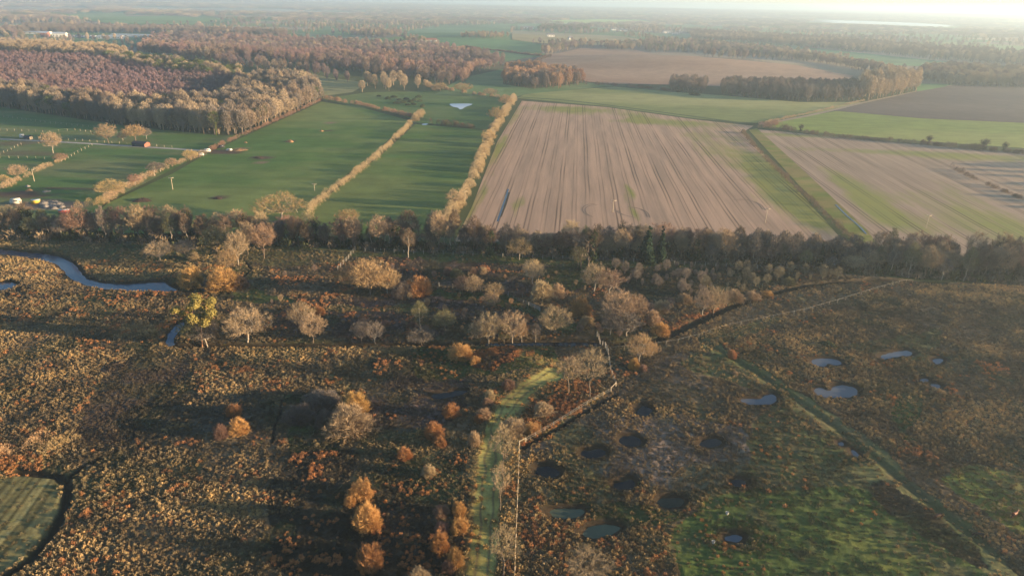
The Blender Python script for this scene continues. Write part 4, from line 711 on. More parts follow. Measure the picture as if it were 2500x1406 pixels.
# ------------------------------------------------------------------ the tree belt
BP = [('left part of the belt', -60, 700, 'below the pastures'), ('middle part of the belt', 700, 1240, 'below the smooth pasture'), ('right part of the belt', 1240, 1960, 'below the stubble field'), ('right hand wood', 1960, 2560, 'below the grey stubble field')]
DESC = {'pole': ('slim pole stemmed bare tree', 'slim bare trees'), 'belt': ('branchy bare tree', 'branchy bare trees'), 'ivy': ('dark ivy clad tree', 'ivy clad trees')}
placed = []; cand = []
BF = [(-60, 583), (300, 590), (700, 603), (830, 611), (1250, 623), (1650, 640), (1900, 652), (2100, 672), (2300, 688), (2560, 698)]
for px in np.arange(-60, 2560, 4.0):
    front = np.interp(px, [b[0] for b in BF], [b[1] for b in BF]) - 3
    back = np.interp(px, [-60, 700, 1240, 1650, 2000, 2150, 2560], [563, 585, 604, 606, 620, 638, 655])
    for _ in range(6): cand.append((px + random.uniform(-2, 2), random.uniform(back, front)))
random.shuffle(cand)
for px, py in cand:
    x, y = P0(px, py)
    if len(placed) >= 285: break
    if all((x - a) ** 2 + (y - b) ** 2 > 4.3 ** 2 for a, b in placed):
        placed.append((x, y)); s = next((b for b in BP if px < b[2]), BP[-1])
        kind = random.choices(['pole', 'belt', 'ivy'], [.42, .48, .10])[0]; key = 'ivy' if kind == 'ivy' else kind + str(random.randrange(4))
        hh = random.uniform(7.5, 13.8) * (.88 + .3 * float(vn(x, y, 26, 77))) * (1.0 if px < 1250 or px > 2100 else .88)
        if 1900 < px < 2130: hh *= .7
        plant(key, x, y, hh, PROTO[key][3] * random.uniform(.9, 1.3), '%s in the %s %s' % (DESC[kind][0], s[0], s[3]), 'tree', '%s in the %s' % (DESC[kind][1], s[0]), z=-.1)

# ------------------------------------------------------------------ scattered growth nobody could count
def protos(name, meshes):
    c = bpy.data.collections.new(name)
    for i, me in enumerate(meshes): c.objects.link(bpy.data.objects.new('%s_variant_%s' % (name, 'abcdefghijk'[i]), me))
    return c
def scatter(name, label, xyz, coll, nvar, idx, rz, scl, tint):
    n = len(xyz); me = mesh_np(name, xyz, np.zeros((0, 3), int)) if 0 else bpy.data.meshes.new(name)
    me.vertices.add(n); me.vertices.foreach_set('co', np.asarray(xyz, np.float32).ravel())
    a = me.attributes.new('pick', 'INT', 'POINT'); a.data.foreach_set('value', np.asarray(idx, np.int32))
    a = me.attributes.new('turn', 'FLOAT_VECTOR', 'POINT'); a.data.foreach_set('vector', np.c_[np.zeros(n), np.zeros(n), rz].astype(np.float32).ravel())
    a = me.attributes.new('size', 'FLOAT_VECTOR', 'POINT'); a.data.foreach_set('vector', np.asarray(scl, np.float32).ravel())
    a = me.attributes.new('tint', 'FLOAT_COLOR', 'POINT'); a.data.foreach_set('color', np.c_[np.clip(tint, 0, 1), np.ones(n)].astype(np.float32).ravel())
    g = bpy.data.node_groups.new(name, 'GeometryNodeTree'); g.interface.new_socket('Geometry', in_out='INPUT', socket_type='NodeSocketGeometry'); g.interface.new_socket('Geometry', in_out='OUTPUT', socket_type='NodeSocketGeometry')
    N = g.nodes; gi = N.new('NodeGroupInput'); go = N.new('NodeGroupOutput'); ip = N.new('GeometryNodeInstanceOnPoints'); ci = N.new('GeometryNodeCollectionInfo'); ci.inputs['Collection'].default_value = coll; ci.inputs['Separate Children'].default_value = True
    def at(nm, ty):
        x = N.new('GeometryNodeInputNamedAttribute'); x.data_type = ty; x.inputs['Name'].default_value = nm; return next(o for o in x.outputs if o.enabled and o.name == 'Attribute')
    g.links.new(gi.outputs[0], ip.inputs['Points']); g.links.new(ci.outputs[0], ip.inputs['Instance']); ip.inputs['Pick Instance'].default_value = True
    g.links.new(at('pick', 'INT'), ip.inputs['Instance Index']); g.links.new(at('turn', 'FLOAT_VECTOR'), ip.inputs['Rotation']); g.links.new(at('size', 'FLOAT_VECTOR'), ip.inputs['Scale']); g.links.new(ip.outputs[0], go.inputs[0])
    o = link(name, me); md = o.modifiers.new('scatter', 'NODES'); md.node_group = g; return tag(o, label, kind='stuff')
M_INST = attr_mat('tussock_growth', inst=True, bumps=None, rough=.9)
M_INSTW = attr_mat('woodland_growth', inst=True, bumps=None, rough=.9)
def tuft(seed, n, H, W, w, droop=.3, mat=M_INST):
    rg = np.random.default_rng(seed); a = rg.uniform(0, 6.28, n); r = rg.uniform(0, 1, n) ** .6
    p0 = np.c_[np.cos(a) * r * W * .22, np.sin(a) * r * W * .22, np.full(n, -.05)]; p1 = np.c_[np.cos(a) * r * W * .5, np.sin(a) * r * W * .5, H * (1 - .55 * r ** 2) * rg.uniform(.7, 1.1, n)]
    v, f = tris(p1, p0, w, rg) if droop else tris(p0, p1, w, rg); v2, f2 = tris(p0, p1, w, rg); return mesh_np('tuft', np.vstack([v, v2]), np.vstack([f, f2 + len(v)]), mat)
def lump(seed, n, H, W, leaf, mat=M_INST, z0=0.0):
    rg = np.random.default_rng(seed); d = rg.normal(size=(n, 3)); d /= np.linalg.norm(d, axis=1, keepdims=True); d[:, 2] = np.abs(d[:, 2])
    p = d * [W / 2, W / 2, H] * rg.uniform(.6, 1.05, (n, 1)) + [0, 0, z0]; dd = d + rg.normal(0, .6, (n, 3)) + [0, 0, .3]; dd /= np.linalg.norm(dd, axis=1, keepdims=True)
    v, f = tris(p - dd * leaf * .5, p + dd * leaf * .6, leaf * .45, rg); return mesh_np('lump', v, f, mat)
TUFTS = protos('heath_plant', [tuft(1, 34, .62, 1.0, .10), tuft(2, 30, .55, 1.15, .11), tuft(3, 26, .7, .8, .10), lump(4, 60, .38, 1.0, .22), lump(5, 60, .32, 1.2, .2), lump(6, 70, .6, 1.0, .3), lump(7, 46, .2, .9, .15)])
st = .56; X, Y = np.meshgrid(np.arange(-300, 320, st), np.arange(40, 275, st)); X = X.ravel() + rng.uniform(-.34, .34, X.size); Y = Y.ravel() + rng.uniform(-.34, .34, Y.size)
px_, py_ = pix(X, Y); k = (px_ > -420) & (px_ < 2900) & (py_ < 1800) & (np.abs(np.arctan2(X, Y)) < R(56)) & in_heath(X, Y + 1.5); X, Y = X[k], Y[k]
hc, ww, dn, ss = heath(X, Y); k = rng.uniform(0, 1, len(X)) < dn * 1.5; X, Y, hc, ww = X[k], Y[k], hc[k], ww[k]
cl = fbm(X, Y * 1.3, 7, 200, 4) * .55 + fbm(X, Y * 1.5, 30, 201, 3) * .45; n = len(X)
g = ww[:, 0] / (ww[:, 0] + ww[:, 1] + .02); t = np.clip(g * .88 - .05 + 2.7 * (cl - .5) + rng.normal(0, .13, n) + .30 * (vn(X, Y, 1.9, 210) - .5), 0, 1)
br = ww[:, 2] * np.exp(16 * (fbm(X, Y, 5, 205, 3) - np.where(ww[:, 2] > .4, .5, .61))); gr = ww[:, 3] * .5; u = rng.uniform(0, 1, n); ty = np.where(u < br / (1 + br), 2, np.where(u > 1 - gr / (1 + gr), 3, (t < .42).astype(int)))
idx = np.choose(ty, [rng.integers(0, 3, n), rng.integers(3, 5, n), np.full(n, 5), np.full(n, 6)])
K = np.array([(.055, .048, .034), (.135, .103, .064), (.28, .205, .112), (.53, .365, .17)]); tt_ = t * 3; ki = np.clip(tt_.astype(int), 0, 2); fr = (tt_ - ki)[:, None]; ramp = K[ki] * (1 - fr) + K[ki + 1] * fr
base = np.where((ty == 2)[:, None], np.array((.40, .18, .075)), np.where((ty == 3)[:, None], np.array((.12, .14, .045)), ramp))
v1 = rng.uniform(.78, 1.22, n)[:, None]; hue = rng.uniform(-1, 1, n)[:, None]; tn = base * v1 * (1 + np.array([.08, 0, -.12]) * hue) * (.85 + .3 * fbm(X, Y, 25, 300, 2))[:, None]
tn = tn * .85 + hc * .34; sc = (rng.uniform(.5, 1.15, n) * (.7 + .6 * fbm(X, Y, 11, 400, 2)))[:, None] * np.ones(3)
sc[:, 2] *= rng.uniform(.8, 1.2, n)
print('heath plants', n)
scatter('heath_vegetation', 'golden grass tussocks, dark heather and rusty bracken covering the heath', np.c_[X, Y, heath_z(X, Y) - .05], TUFTS, 7, idx, rng.uniform(0, 6.28, n), sc, tn)

# undergrowth inside the belt
def poly_points(pts, spacing, world=False):
    p = pts if world else PP(pts); lo, hi = p.min(0), p.max(0); X, Y = np.meshgrid(np.arange(lo[0], hi[0], spacing), np.arange(lo[1], hi[1], spacing)); X = X.ravel(); Y = Y.ravel()
    X = X + rng.uniform(-.5, .5, X.size) * spacing; Y = Y + rng.uniform(-.5, .5, Y.size) * spacing; k = inpoly(X, Y, p); return X[k], Y[k]
def wood_tree(seed, n, H, W, leaf, up=.7, z0=.25, trunk=True):
    rg = np.random.default_rng(seed); d = rg.normal(size=(n, 3)); d /= np.linalg.norm(d, axis=1, keepdims=True); r = rg.uniform(.35, 1, n) ** .5; th = np.arctan2(d[:, 1], d[:, 0]); lob = 1 + .13 * np.sin(3 * th + seed) + .1 * np.sin(5 * th + 4 * d[:, 2])
    c = H * (1 + z0) / 2; p = np.c_[d[:, 0] * W / 2 * r * lob, d[:, 1] * W / 2 * r * lob, c + d[:, 2] * r * H * (1 - z0) / 2]; dd = d * .7 + rg.normal(0, .4, (n, 3)) + [0, 0, up]; dd /= np.linalg.norm(dd, axis=1, keepdims=True)
    v, f = tris(p - dd * leaf * .6, p + dd * leaf * .6, leaf * .26, rg)
    if trunk:
        m = 5; q = np.c_[rg.normal(0, W * .12, m), rg.normal(0, W * .12, m), np.full(m, H * .75)]; b = np.zeros((m, 3)); vt, ft = tris(b + rg.normal(0, .15, (m, 3)) * [1, 1, 0], q, H * .035, rg); v, f = np.vstack([v, vt]), np.vstack([f, ft + len(v)])
    return mesh_np('wood_tree', v, f, M_INSTW)
WOODS = protos('woodland_tree', [wood_tree(1, 1200, 15, 7.6, .95, 1.0), wood_tree(2, 1200, 14, 8.2, .9, 1.0), wood_tree(3, 1100, 16, 6.6, 1.0, 1.2), wood_tree(4, 420, 9, 3.8, .8, 1.3, .15), wood_tree(5, 400, 8.5, 3.4, .8, 1.5, .15), wood_tree(6, 900, 13, 8, .8, .2, .45), wood_tree(7, 700, 11, 26, 1.9, .5, .05, False)])
def wood(name, label, pts, spacing, kinds, tints, size=(.8, 1.15), H=1.0, world=None):
    X, Y = world if world else poly_points(pts, spacing); n = len(X)
    if n == 0: return
    kk = np.array([k[0] for k in kinds]); pr = np.array([k[1] for k in kinds], float); idx = rng.choice(kk, n, p=pr / pr.sum()); tt = np.array(tints); c = tt[np.clip(((fbm(X, Y, 48, 15, 2) * 1.9 - .45) * .8 * len(tt) + rng.uniform(0, .22, n) * len(tt)).astype(int), 0, len(tt) - 1)] * rng.uniform(.86, 1.14, n)[:, None] * (.72 + .56 * fbm(X, Y, 60, 14, 3))[:, None]
    c = np.where((idx == 5)[:, None], np.array((.10, .12, .035)) * rng.uniform(.5, 1.2, (n, 1)), c)
    s = rng.uniform(size[0], size[1], n)[:, None] * np.ones(3); s[:, 2] *= H * (.85 + .3 * vn(X, Y, 25, 8))
    return scatter(name, label, np.c_[X, Y, Z(X, Y) - .2], WOODS, 7, idx, rng.uniform(0, 6.28, n), s, c)
T_TAN, T_GRY, T_PUR, T_RED, T_BRN = (.32, .245, .165), (.19, .155, .125), (.165, .12, .122), (.205, .13, .125), (.19, .14, .115)
X, Y = poly_points([(-60, 584), (700, 604), (1250, 624), (1650, 640), (2100, 672), (2560, 698), (2560, 655), (2150, 640), (2000, 620), (1650, 606), (1240, 604), (700, 586), (-60, 564)], 2.3); n = len(X)
scatter('undergrowth', 'dark ivy and bramble scrub filling the foot of the tree belt', np.c_[X, Y, np.zeros(n) - .1], TUFTS, 7, rng.integers(3, 6, n), rng.uniform(0, 6, n), rng.uniform(2.2, 4.8, n)[:, None] * [1, 1, 1.5], np.where(rng.uniform(0, 1, (n, 1)) < .5, np.array((.07, .075, .035)), np.array((.19, .145, .095))) * rng.uniform(.6, 1.4, (n, 1)))
wood('woodland', 'young bare trees packed behind the front row of the belt', [(-60, 577), (700, 597), (1250, 616), (1650, 628), (2100, 664), (2560, 690), (2560, 658), (2150, 642), (2000, 628), (1650, 612), (1240, 608), (700, 590), (-60, 568)], 4.6, [(0, 1), (1, 1), (2, 1)], [T_GRY, T_BRN, T_TAN, T_GRY], (.55, .8), .95)
wood('scrub', 'grey willow scrub between the belt and the long ditch', [(1500, 660), (1640, 652), (1850, 658), (2090, 680), (1960, 690), (1800, 712), (1700, 735), (1600, 705), (1500, 690)], 4.2, [(1, 1), (3, 1)], [(.16, .14, .10), T_GRY, (.2, .17, .11)], (.2, .42), .9)
wood('scrub', 'mixed thicket scrub along the ditch above the gate', [(1380, 815), (1480, 790), (1560, 740), (1640, 730), (1630, 780), (1590, 815), (1480, 828)], 4.2, [(1, 1), (3, 1)], [(.16, .13, .09), T_BRN, (.24, .17, .11)], (.2, .45), .9)
wood('woodland', 'tall tan edged wood on the left above the paddocks', [(-80, 256), (0, 263), (330, 311), (545, 333), (600, 327), (650, 305), (785, 247), (775, 228), (740, 206), (640, 206), (570, 238), (520, 270), (330, 284), (0, 240), (-80, 232)], 4.3, [(0, 3), (1, 3), (2, 3), (5, 1.0)], [T_GRY, T_TAN, T_GRY, (.24, .18, .13)], (.7, 1.15), 1.1)
wood('woodland', 'dense plantation of reddish purple birch inside the left wood', [(-80, 232), (0, 242), (330, 285), (520, 270), (570, 238), (640, 206), (560, 192), (430, 182), (300, 152), (-80, 140)], 4.3, [(3, 1), (4, 1)], [T_PUR, T_RED, (.20, .13, .14)], (.85, 1.15), 1.05)
wood('woodland', 'row of green pines crossing the left wood', [(250, 150), (340, 150), (450, 166), (600, 190), (570, 202), (440, 190), (300, 165)], 7, [(5, 1), (1, .6)], [T_GRY, T_TAN], (.8, 1.1))
wood('woodland', 'pale tan wood on the crest behind the birch plantation', [(-80, 140), (300, 152), (330, 148), (230, 128), (120, 116), (-80, 112)], 9, [(0, 1), (1, 1)], [T_TAN, (.28, .22, .14), T_TAN], (.8, 1.1))
wood('woodland', 'long reddish wood in the middle distance', [(330, 128), (420, 136), (560, 142), (700, 158), (900, 184), (1060, 206), (1130, 206), (1160, 178), (1232, 160), (1230, 148), (1100, 126), (950, 116), (820, 106), (600, 98), (380, 92)], 9.5, [(0, 1), (1, 1), (3, 1.5)], [T_PUR, T_BRN, T_RED, (.3, .19, .14)], (.85, 1.2))
wood('woodland', 'strip of grey brown wood below the long reddish wood', [(430, 150), (560, 164), (760, 190), (860, 205), (860, 198), (700, 170), (450, 138)], 9, [(0, 1), (3, 1)], [T_GRY, T_BRN, T_PUR], (.8, 1.1))
wood('woodland', 'group of tan trees standing in the meadow', [(858, 228), (1030, 222), (1030, 206), (900, 206)], 15, [(0, 1), (1, 1)], [T_TAN], (.85, 1.1))
wood('woodland', 'rounded rusty wood in the pale pasture', [(1228, 205), (1300, 217), (1380, 217), (1428, 203), (1400, 184), (1290, 174), (1235, 178)], 7.5, [(0, 1), (1, 1), (2, 1)], [(.30, .16, .10), T_BRN, (.33, .2, .12)], (.85, 1.1))
wood('woodland', 'small grey wood left of the long dark one', [(1632, 222), (1722, 229), (1724, 212), (1640, 209)], 7.5, [(0, 1), (1, 1)], [T_GRY, T_BRN], (.8, 1.0))
wood('woodland', 'long dark wood before the pink hill field', [(1752, 232), (1850, 242), (1960, 250), (2110, 250), (2110, 222), (1950, 216), (1780, 213)], 7.5, [(0, 1), (1, 1), (2, 1)], [T_GRY, T_BRN, (.15, .12, .10)], (.85, 1.05))
wood('woodland', 'tall pale rounded wood at the end of the long dark one', [(2095, 250), (2160, 243), (2236, 224), (2236, 206), (2150, 204), (2100, 215)], 8.5, [(0, 1), (1, 1), (2, 1)], [(.34, .26, .17), T_TAN], (1.15, 1.45), 1.15)
wood('woodland', 'long thin wood behind the hill field', [(1710, 120), (1790, 132), (1900, 142), (2090, 172), (2190, 190), (2190, 180), (2060, 158), (1800, 118), (1715, 110)], 10, [(0, 1), (1, 1)], [T_BRN, T_TAN, T_GRY], (.85, 1.1))
wood('woodland', 'hazy wood along the far side of the green strip', [(1690, 98), (2000, 118), (2250, 143), (2500, 164), (2640, 172), (2640, 148), (2300, 122), (1900, 92), (1680, 80)], 12, [(0, 1), (1, 1), (3, 1)], [T_BRN, T_GRY, T_TAN], (.9, 1.2))
wood('woodland', 'hazy wood at the right edge above the dark soil', [(2240, 196), (2330, 210), (2500, 216), (2640, 216), (2640, 180), (2450, 182), (2330, 172), (2250, 175)], 9, [(0, 1), (1, 1)], [T_BRN, T_TAN, T_GRY], (.9, 1.2))
wood('woodland', 'dark wood beside the far industrial estate', [(0, 94), (60, 84), (250, 82), (420, 84), (700, 92), (700, 84), (420, 74), (100, 70), (0, 80)], 13, [(0, 1), (1, 1)], [T_GRY, T_BRN], (.9, 1.2))
wood('woodland', 'trees around the white farm', [(975, 108), (1040, 108), (1040, 100), (990, 100)], 12, [(0, 1), (5, 1)], [T_TAN, T_BRN], (.7, 1))
wood('woodland', 'copse on top of the far meadow', [(1120, 94), (1240, 96), (1240, 88), (1130, 88)], 12, [(0, 1), (1, 1)], [T_TAN, T_BRN], (.7, .9))
wood('woodland', 'dark evergreen trees around the far houses', [(1310, 76), (1440, 80), (1440, 70), (1330, 68)], 14, [(5, 2), (0, 1)], [T_BRN], (.9, 1.3))
wood('woodland', 'small copse behind the pink hill field', [(1470, 122), (1545, 124), (1550, 116), (1490, 114)], 10, [(0, 1), (1, 1)], [T_TAN, T_BRN], (.6, .9))
# far country: hedgerow trees along the field edges and woods, thinning with distance
XS, YS, SZ = [], [], []
for d0, d1, sp in ((1250, 1900, 13), (1900, 3000, 19), (3000, 5200, 30), (5200, 9500, 52), (9500, 17000, 95)):
    X, Y = np.meshgrid(np.arange(-d1 * .85, d1 * .85, sp), np.arange(d0 * .7, d1, sp)); X = X.ravel() + rng.uniform(-.5, .5, X.size) * sp; Y = Y.ravel() + rng.uniform(-.5, .5, Y.size) * sp
    d = np.hypot(X, Y); k = (d >= d0) & (d < d1) & (np.abs(X) < Y * .86 + 60); X, Y = X[k], Y[k]; h1, h2, e = patch(X, Y)
    wd = fbm(X, Y * 1.6, 520, 44, 3); keep = (wd > .63) | ((e < sp * .6) & (h2 > .2)) | (h1 > .90)
    for pts, *_ in FAR: keep &= ~inpoly(X, Y, PP(pts))
    hillp = PP([(1325, 136), (1420, 116), (1550, 118), (1720, 139), (1950, 160), (2085, 186), (1950, 212), (1640, 208), (1430, 200), (1390, 175), (1240, 168)]); keep &= ~inpoly(X, Y, hillp)
    keep &= ~inpoly(X, Y, PP([(60, 100), (390, 100), (390, 80), (60, 76)])) & ~inpoly(X, Y, PP([(1960, 60), (2360, 74), (2340, 66), (1990, 48)])) & ~inpoly(X, Y, PP([(1060, 232), (1130, 190), (1232, 168), (1300, 218), (1500, 210), (1250, 238)]))
    X, Y = X[keep], Y[keep]; XS.append(X); YS.append(Y); SZ.append(np.full(len(X), sp / 13.))
X, Y, S_ = map(np.concatenate, (XS, YS, SZ)); n = len(X); print('far trees', n)
far_big = S_ > 2; idx = np.where(far_big, 6, rng.integers(0, 4, n)); s = np.where(far_big[:, None], np.c_[S_ * .62, S_ * .62, .75 + .18 * S_], rng.uniform(.7, 1.15, (n, 1)) * np.ones((1, 3)))
tt = np.array([T_BRN, T_GRY, T_TAN, T_PUR, (.12, .12, .075)]) * 1.25
scatter('far_woods', 'hedgerow trees and woods of the far countryside fading into haze', np.c_[X, Y, Z(X, Y) - .3], WOODS, 7, idx, rng.uniform(0, 6, n), s, tt[rng.integers(0, 5, n)] * rng.uniform(.8, 1.2, (n, 1)))

# ------------------------------------------------------------------ hedges: one thing each
def hedge(label, line, h, w, tw, dens=1.0, gap=.0, leaf=.9, lumpy=.45, name='hedge', mats=None):
    p = smooth_loop(PP(line), 1, False); seg = np.diff(p, axis=0); L = np.hypot(seg[:, 0], seg[:, 1]); cum = np.concatenate([[0], np.cumsum(L)]); tot = cum[-1]
    rg = np.random.default_rng(int(abs(p[0, 0]) * 10) % 9999); dist = np.hypot(*p.mean(0)); k = max(.5, dist / 700); n = int(tot * 60 * dens * max(.35, min(1, 420 / dist)) * (w * h / 9)); w = w * 1.2; h = h * 1.12
    nb = max(3, int(tot / (w * .34))); tb = np.sort(rg.uniform(0, tot, nb)); tb = tb[vn(tb, tb * 0, 9, 8) >= gap]; nb = len(tb); bh = h * (.55 + .75 * fbm(tb, tb * 0, 10, 5, 2) * rg.uniform(.75, 1.25, nb)); bw = w * .5 * rg.uniform(.6, 1.15, nb) * (.6 + .4 * bh / h)
    n = int(n * 1.3); pb = bw * bh; bi = rg.choice(nb, n, p=pb / pb.sum()); t = tb[bi]; x = np.interp(t, cum, p[:, 0]); y = np.interp(t, cum, p[:, 1]); ti = np.clip(np.searchsorted(cum, t) - 1, 0, len(L) - 1); nx, ny = -seg[ti, 1] / L[ti], seg[ti, 0] / L[ti]
    of = (rg.uniform(-.22, .22, nb) * w)[bi]; d = rg.normal(size=(n, 3)); d /= np.linalg.norm(d, axis=1, keepdims=True); d[:, 2] = np.abs(d[:, 2]); r = rg.uniform(.4, 1, n) ** .5
    q = np.c_[x + nx * of + d[:, 0] * bw[bi] * r, y + ny * of + d[:, 1] * bw[bi] * r, Z(x, y) + d[:, 2] * bh[bi] * r]; d = d + [0, 0, .35] + rg.normal(0, .45, (n, 3)); d /= np.linalg.norm(d, axis=1, keepdims=True); ll = leaf * k * rg.uniform(.6, 1.3, n)
    v, f = tris(q - d * (ll * .6)[:, None], q + d * (ll * .4)[:, None], leaf * k * .16, rg); c = p.mean(0); v -= [c[0], c[1], 0]
    return tag(link(name, mesh_np(name, v, f, TW[tw]), loc=(c[0], c[1], 0)), label, 'hedge')
hedge('tall tan hedge left of the wide pasture, below the drive gate', [(255, 496), (300, 467), (360, 432), (430, 402), (497, 378)], 3.6, 4, 'tan', 1.3)
hedge('low russet hedge along the wood edge, above the drive gate', [(512, 370), (560, 345), (600, 328), (700, 284), (790, 243)], 2.6, 3, 'red', 1.3)
hedge('thick golden tan hedge between the two green pastures', [(745, 548), (765, 505), (790, 484), (860, 432), (930, 376), (1003, 302)], 3.4, 4.2, 'tan', 1.6, lumpy=.3)
hedge('tall tan hedge between smooth pasture and stubble field', [(1092, 560), (1118, 496), (1160, 430), (1190, 352), (1215, 302), (1256, 240)], 5.2, 6, 'tan', 1.2, leaf=1.1)
hedge('brown hedge closing the far side of the wide pasture', [(790, 243), (830, 249), (880, 257), (940, 270), (1010, 288)], 3.6, 4, 'red', 1.2)
hedge('clump of tan trees joining three hedges', [(1003, 300), (1020, 290), (1030, 276)], 5, 6, 'tan', 1.4)
hedge('dark thicket below the white pond', [(1042, 303), (1070, 304), (1110, 308), (1160, 314)], 3.8, 5, 'brown', 1.4)
hedge('long brown hedge dividing the two stubble fields', [(1814, 324), (1850, 366), (1900, 418), (1960, 474), (2030, 540), (2090, 592), (2130, 612)], 2.4, 3.0, 'brown', 1.7, lumpy=.3)
hedge('dark hedge above the grey stubble field', [(1862, 309), (1950, 323), (2040, 336), (2130, 343), (2250, 353), (2400, 367), (2560, 381)], 3.6, 4.5, 'brown', 1.5)
hedge('short brown hedge crossing the grey stubble field', [(2320, 405), (2360, 430), (2430, 460), (2520, 498)], 2.4, 3, 'brown', 1.3, gap=.3)
hedge('broken brown hedge in the left paddocks', [(-40, 480), (0, 464), (40, 444), (75, 427), (110, 410), (160, 387)], 3.0, 3.5, 'tan', 1.2, gap=.3)
hedge('row of bushes above the white pond', [(1040, 212), (1110, 223), (1180, 234), (1236, 241)], 4.0, 5, 'tan', .8, gap=.45)
hedge('tan hedge climbing behind the white pond', [(1036, 206), (1050, 214), (1065, 222)], 5, 5, 'tan', 1)
hedge('row of dark bushes right of the rusty wood', [(1428, 206), (1480, 208), (1560, 214), (1636, 222)], 3.6, 5, 'brown', .9, gap=.35)
hedge('pale low hedge along the straight lane', [(1855, 304), (1900, 293), (2000, 272), (2110, 246)], 2.0, 3, 'tan', 1.2)
hedge('scrubby bushes where the lane meets the hedges', [(1862, 312), (1885, 306), (1905, 301)], 3.4, 5, 'red', 1.2)
hedge('reddish scrub at the lower left end of the tall hedge', [(165, 512), (205, 505), (250, 497)], 3.6, 6, 'gold', 1.1)
hedge('thin hedge on the far green fields', [(1135, 116), (1250, 129), (1345, 140)], 4, 6, 'brown', 1.3)
hedge('thin hedge left of the hill field', [(1250, 163), (1310, 150), (1345, 138)], 3.5, 5, 'brown', 1)
hedge('thin hedge above the far brown field', [(1340, 112), (1430, 106), (1520, 104)], 4, 6, 'brown', 1.2)
hedge('reedbed of pale feathery stems at the left edge', [(-20, 1122), (30, 1105), (70, 1092), (105, 1078)], 2.0, 4.5, 'reed', 2.0, leaf=1.0, name='reedbed')['kind'] = 'stuff'
hedge('yellowish reeds right of the pale reedbed', [(110, 1120), (140, 1095), (175, 1070)], 1.9, 4.5, 'gold', 1.6, leaf=.8, name='reedbed')['kind'] = 'stuff'
for i, (px, py) in enumerate([(925, 238), (962, 240), (975, 246), (985, 252), (992, 244), (1002, 250), (1012, 246), (1025, 249), (968, 254), (996, 258), (1010, 256), (1032, 262), (948, 243), (1022, 240)]):
    x, y = P(px, py); plant('gorse', x, y, random.uniform(2.2, 3.4), random.uniform(5, 8), 'dark green gorse bush scattered on the pasture left of the white pond', 'bush', 'gorse bushes left of the white pond')
for k_, px, py, top, w, lab in [('ivy', 1655, 226, 218, 16, 'dark round bush in the pale pasture, left one'), ('gorse', 1695, 233, 222, 26, 'dark round bush in the pale pasture, right one'), ('ivy', 2266, 352, 330, 18, 'dark ivy tree standing up from the dark hedge, left one'), ('ivy', 2402, 366, 338, 24, 'largest dark ivy tree in the dark hedge'), ('ivy', 2450, 370, 346, 16, 'dark ivy tree furthest right in the dark hedge'), ('ivy', 1955, 322, 303, 14, 'dark ivy tree near the lane end of the dark hedge'),
        ('oak1_gold', 1075, 222, 202, 34, 'tan tree right of the meadow group'), ('oak0_gold', 1130, 228, 203, 46, 'broad tan tree above the white pond'), ('oak2', 1195, 236, 216, 34, 'tan tree near the hedge top above the white pond'), ('oak3_gold', 1235, 262, 232, 34, 'tan tree at the top of the tall right hedge'), ('oak2_gold', 1215, 300, 262, 40, 'tan tree high in the right hedge'), ('oak1_gold', 1192, 352, 316, 36, 'tan tree midway in the right hedge'), ('oak0', 420, 408, 385, 30, 'rounded tan tree in the tall left hedge'), ('oak2_gold', 465, 392, 365, 34, 'tan bush tree just below the drive gate'), ('oak1_red', 330, 452, 424, 32, 'reddish tan tree at the lower part of the left hedge')]:
    plant_px(k_, px, py, top, w, lab, 'bush' if k_ == 'gorse' else 'tree')

# ------------------------------------------------------------------ fences, gates, poles
WOOD_PALE = plain('pale_fence_wood', (.46, .37, .26), .8, .2, .15); WOOD_GREY = plain('weathered_wood', (.26, .22, .17), .85, .15, .2); FPALE = plain('pale_weathered_wood', (.40, .37, .32), .8, .2, .1); WHITE = plain('white_paint', (.6, .58, .54), .5, .4, .05); WIRE = plain('fence_wire', (.30, .29, .27), .5, .5, .1)
def fence(name, label, line, sp=3.4, h=1.35, rails=2, mat=WOOD_GREY, thick=.11, railm=None, group=None, rt=.02):
    p = PP(line); seg = np.diff(p, axis=0); L = np.hypot(seg[:, 0], seg[:, 1]); cum = np.concatenate([[0], np.cumsum(L)]); n = max(1, min(90, int(round(cum[-1] / sp)))); t = np.linspace(0, cum[-1], n + 1)
    x = np.interp(t, cum, p[:, 0]); y = np.interp(t, cum, p[:, 1]); z = heath_z(x, y)
    root = bpy.data.objects.new(name, None); COL.objects.link(root); root.location = (x[0], y[0], 0); tag(root, label, 'gate' if 'gate' in name else 'fence', group)
    mb = MB(); mb.box((0, 0, h / 2 - .2), (thick, thick, h + .4), 0, .9); pm = mb.mesh('post', mat)
    for i in range(n + 1):
        o = link('post', pm, root, loc=(x[i] - x[0], y[i] - y[0], z[i]), rz=random.uniform(0, 1)); o.rotation_euler[0] = random.gauss(0, .03)
    for r in range(rails):
        mb = MB()
        for i in range(n):
            zz = h * (.93 - r * .8 / max(rails, 1)); mb.tube((x[i] - x[0], y[i] - y[0], z[i] + zz), (x[i + 1] - x[0], y[i + 1] - y[0], z[i + 1] + zz), rt, rt, 4)
        mb.build('rail' if rt > .03 else 'wire', railm or WIRE, root)
    return root
fence('post_fence', 'long post and wire fence running up to the right hand wood', [(1490, 858), (1560, 851), (1640, 842), (1700, 824), (1780, 800), (1960, 764), (2100, 722), (2229, 685)], 4.2, 1.4, 1, WOOD_GREY, .10)
fence('rail_fence', 'pale tall rail fence stepping down to the ditch', [(1457, 823), (1466, 838), (1477, 850)], 1.6, 1.9, 4, FPALE, .16, WOOD_GREY, rt=.05)
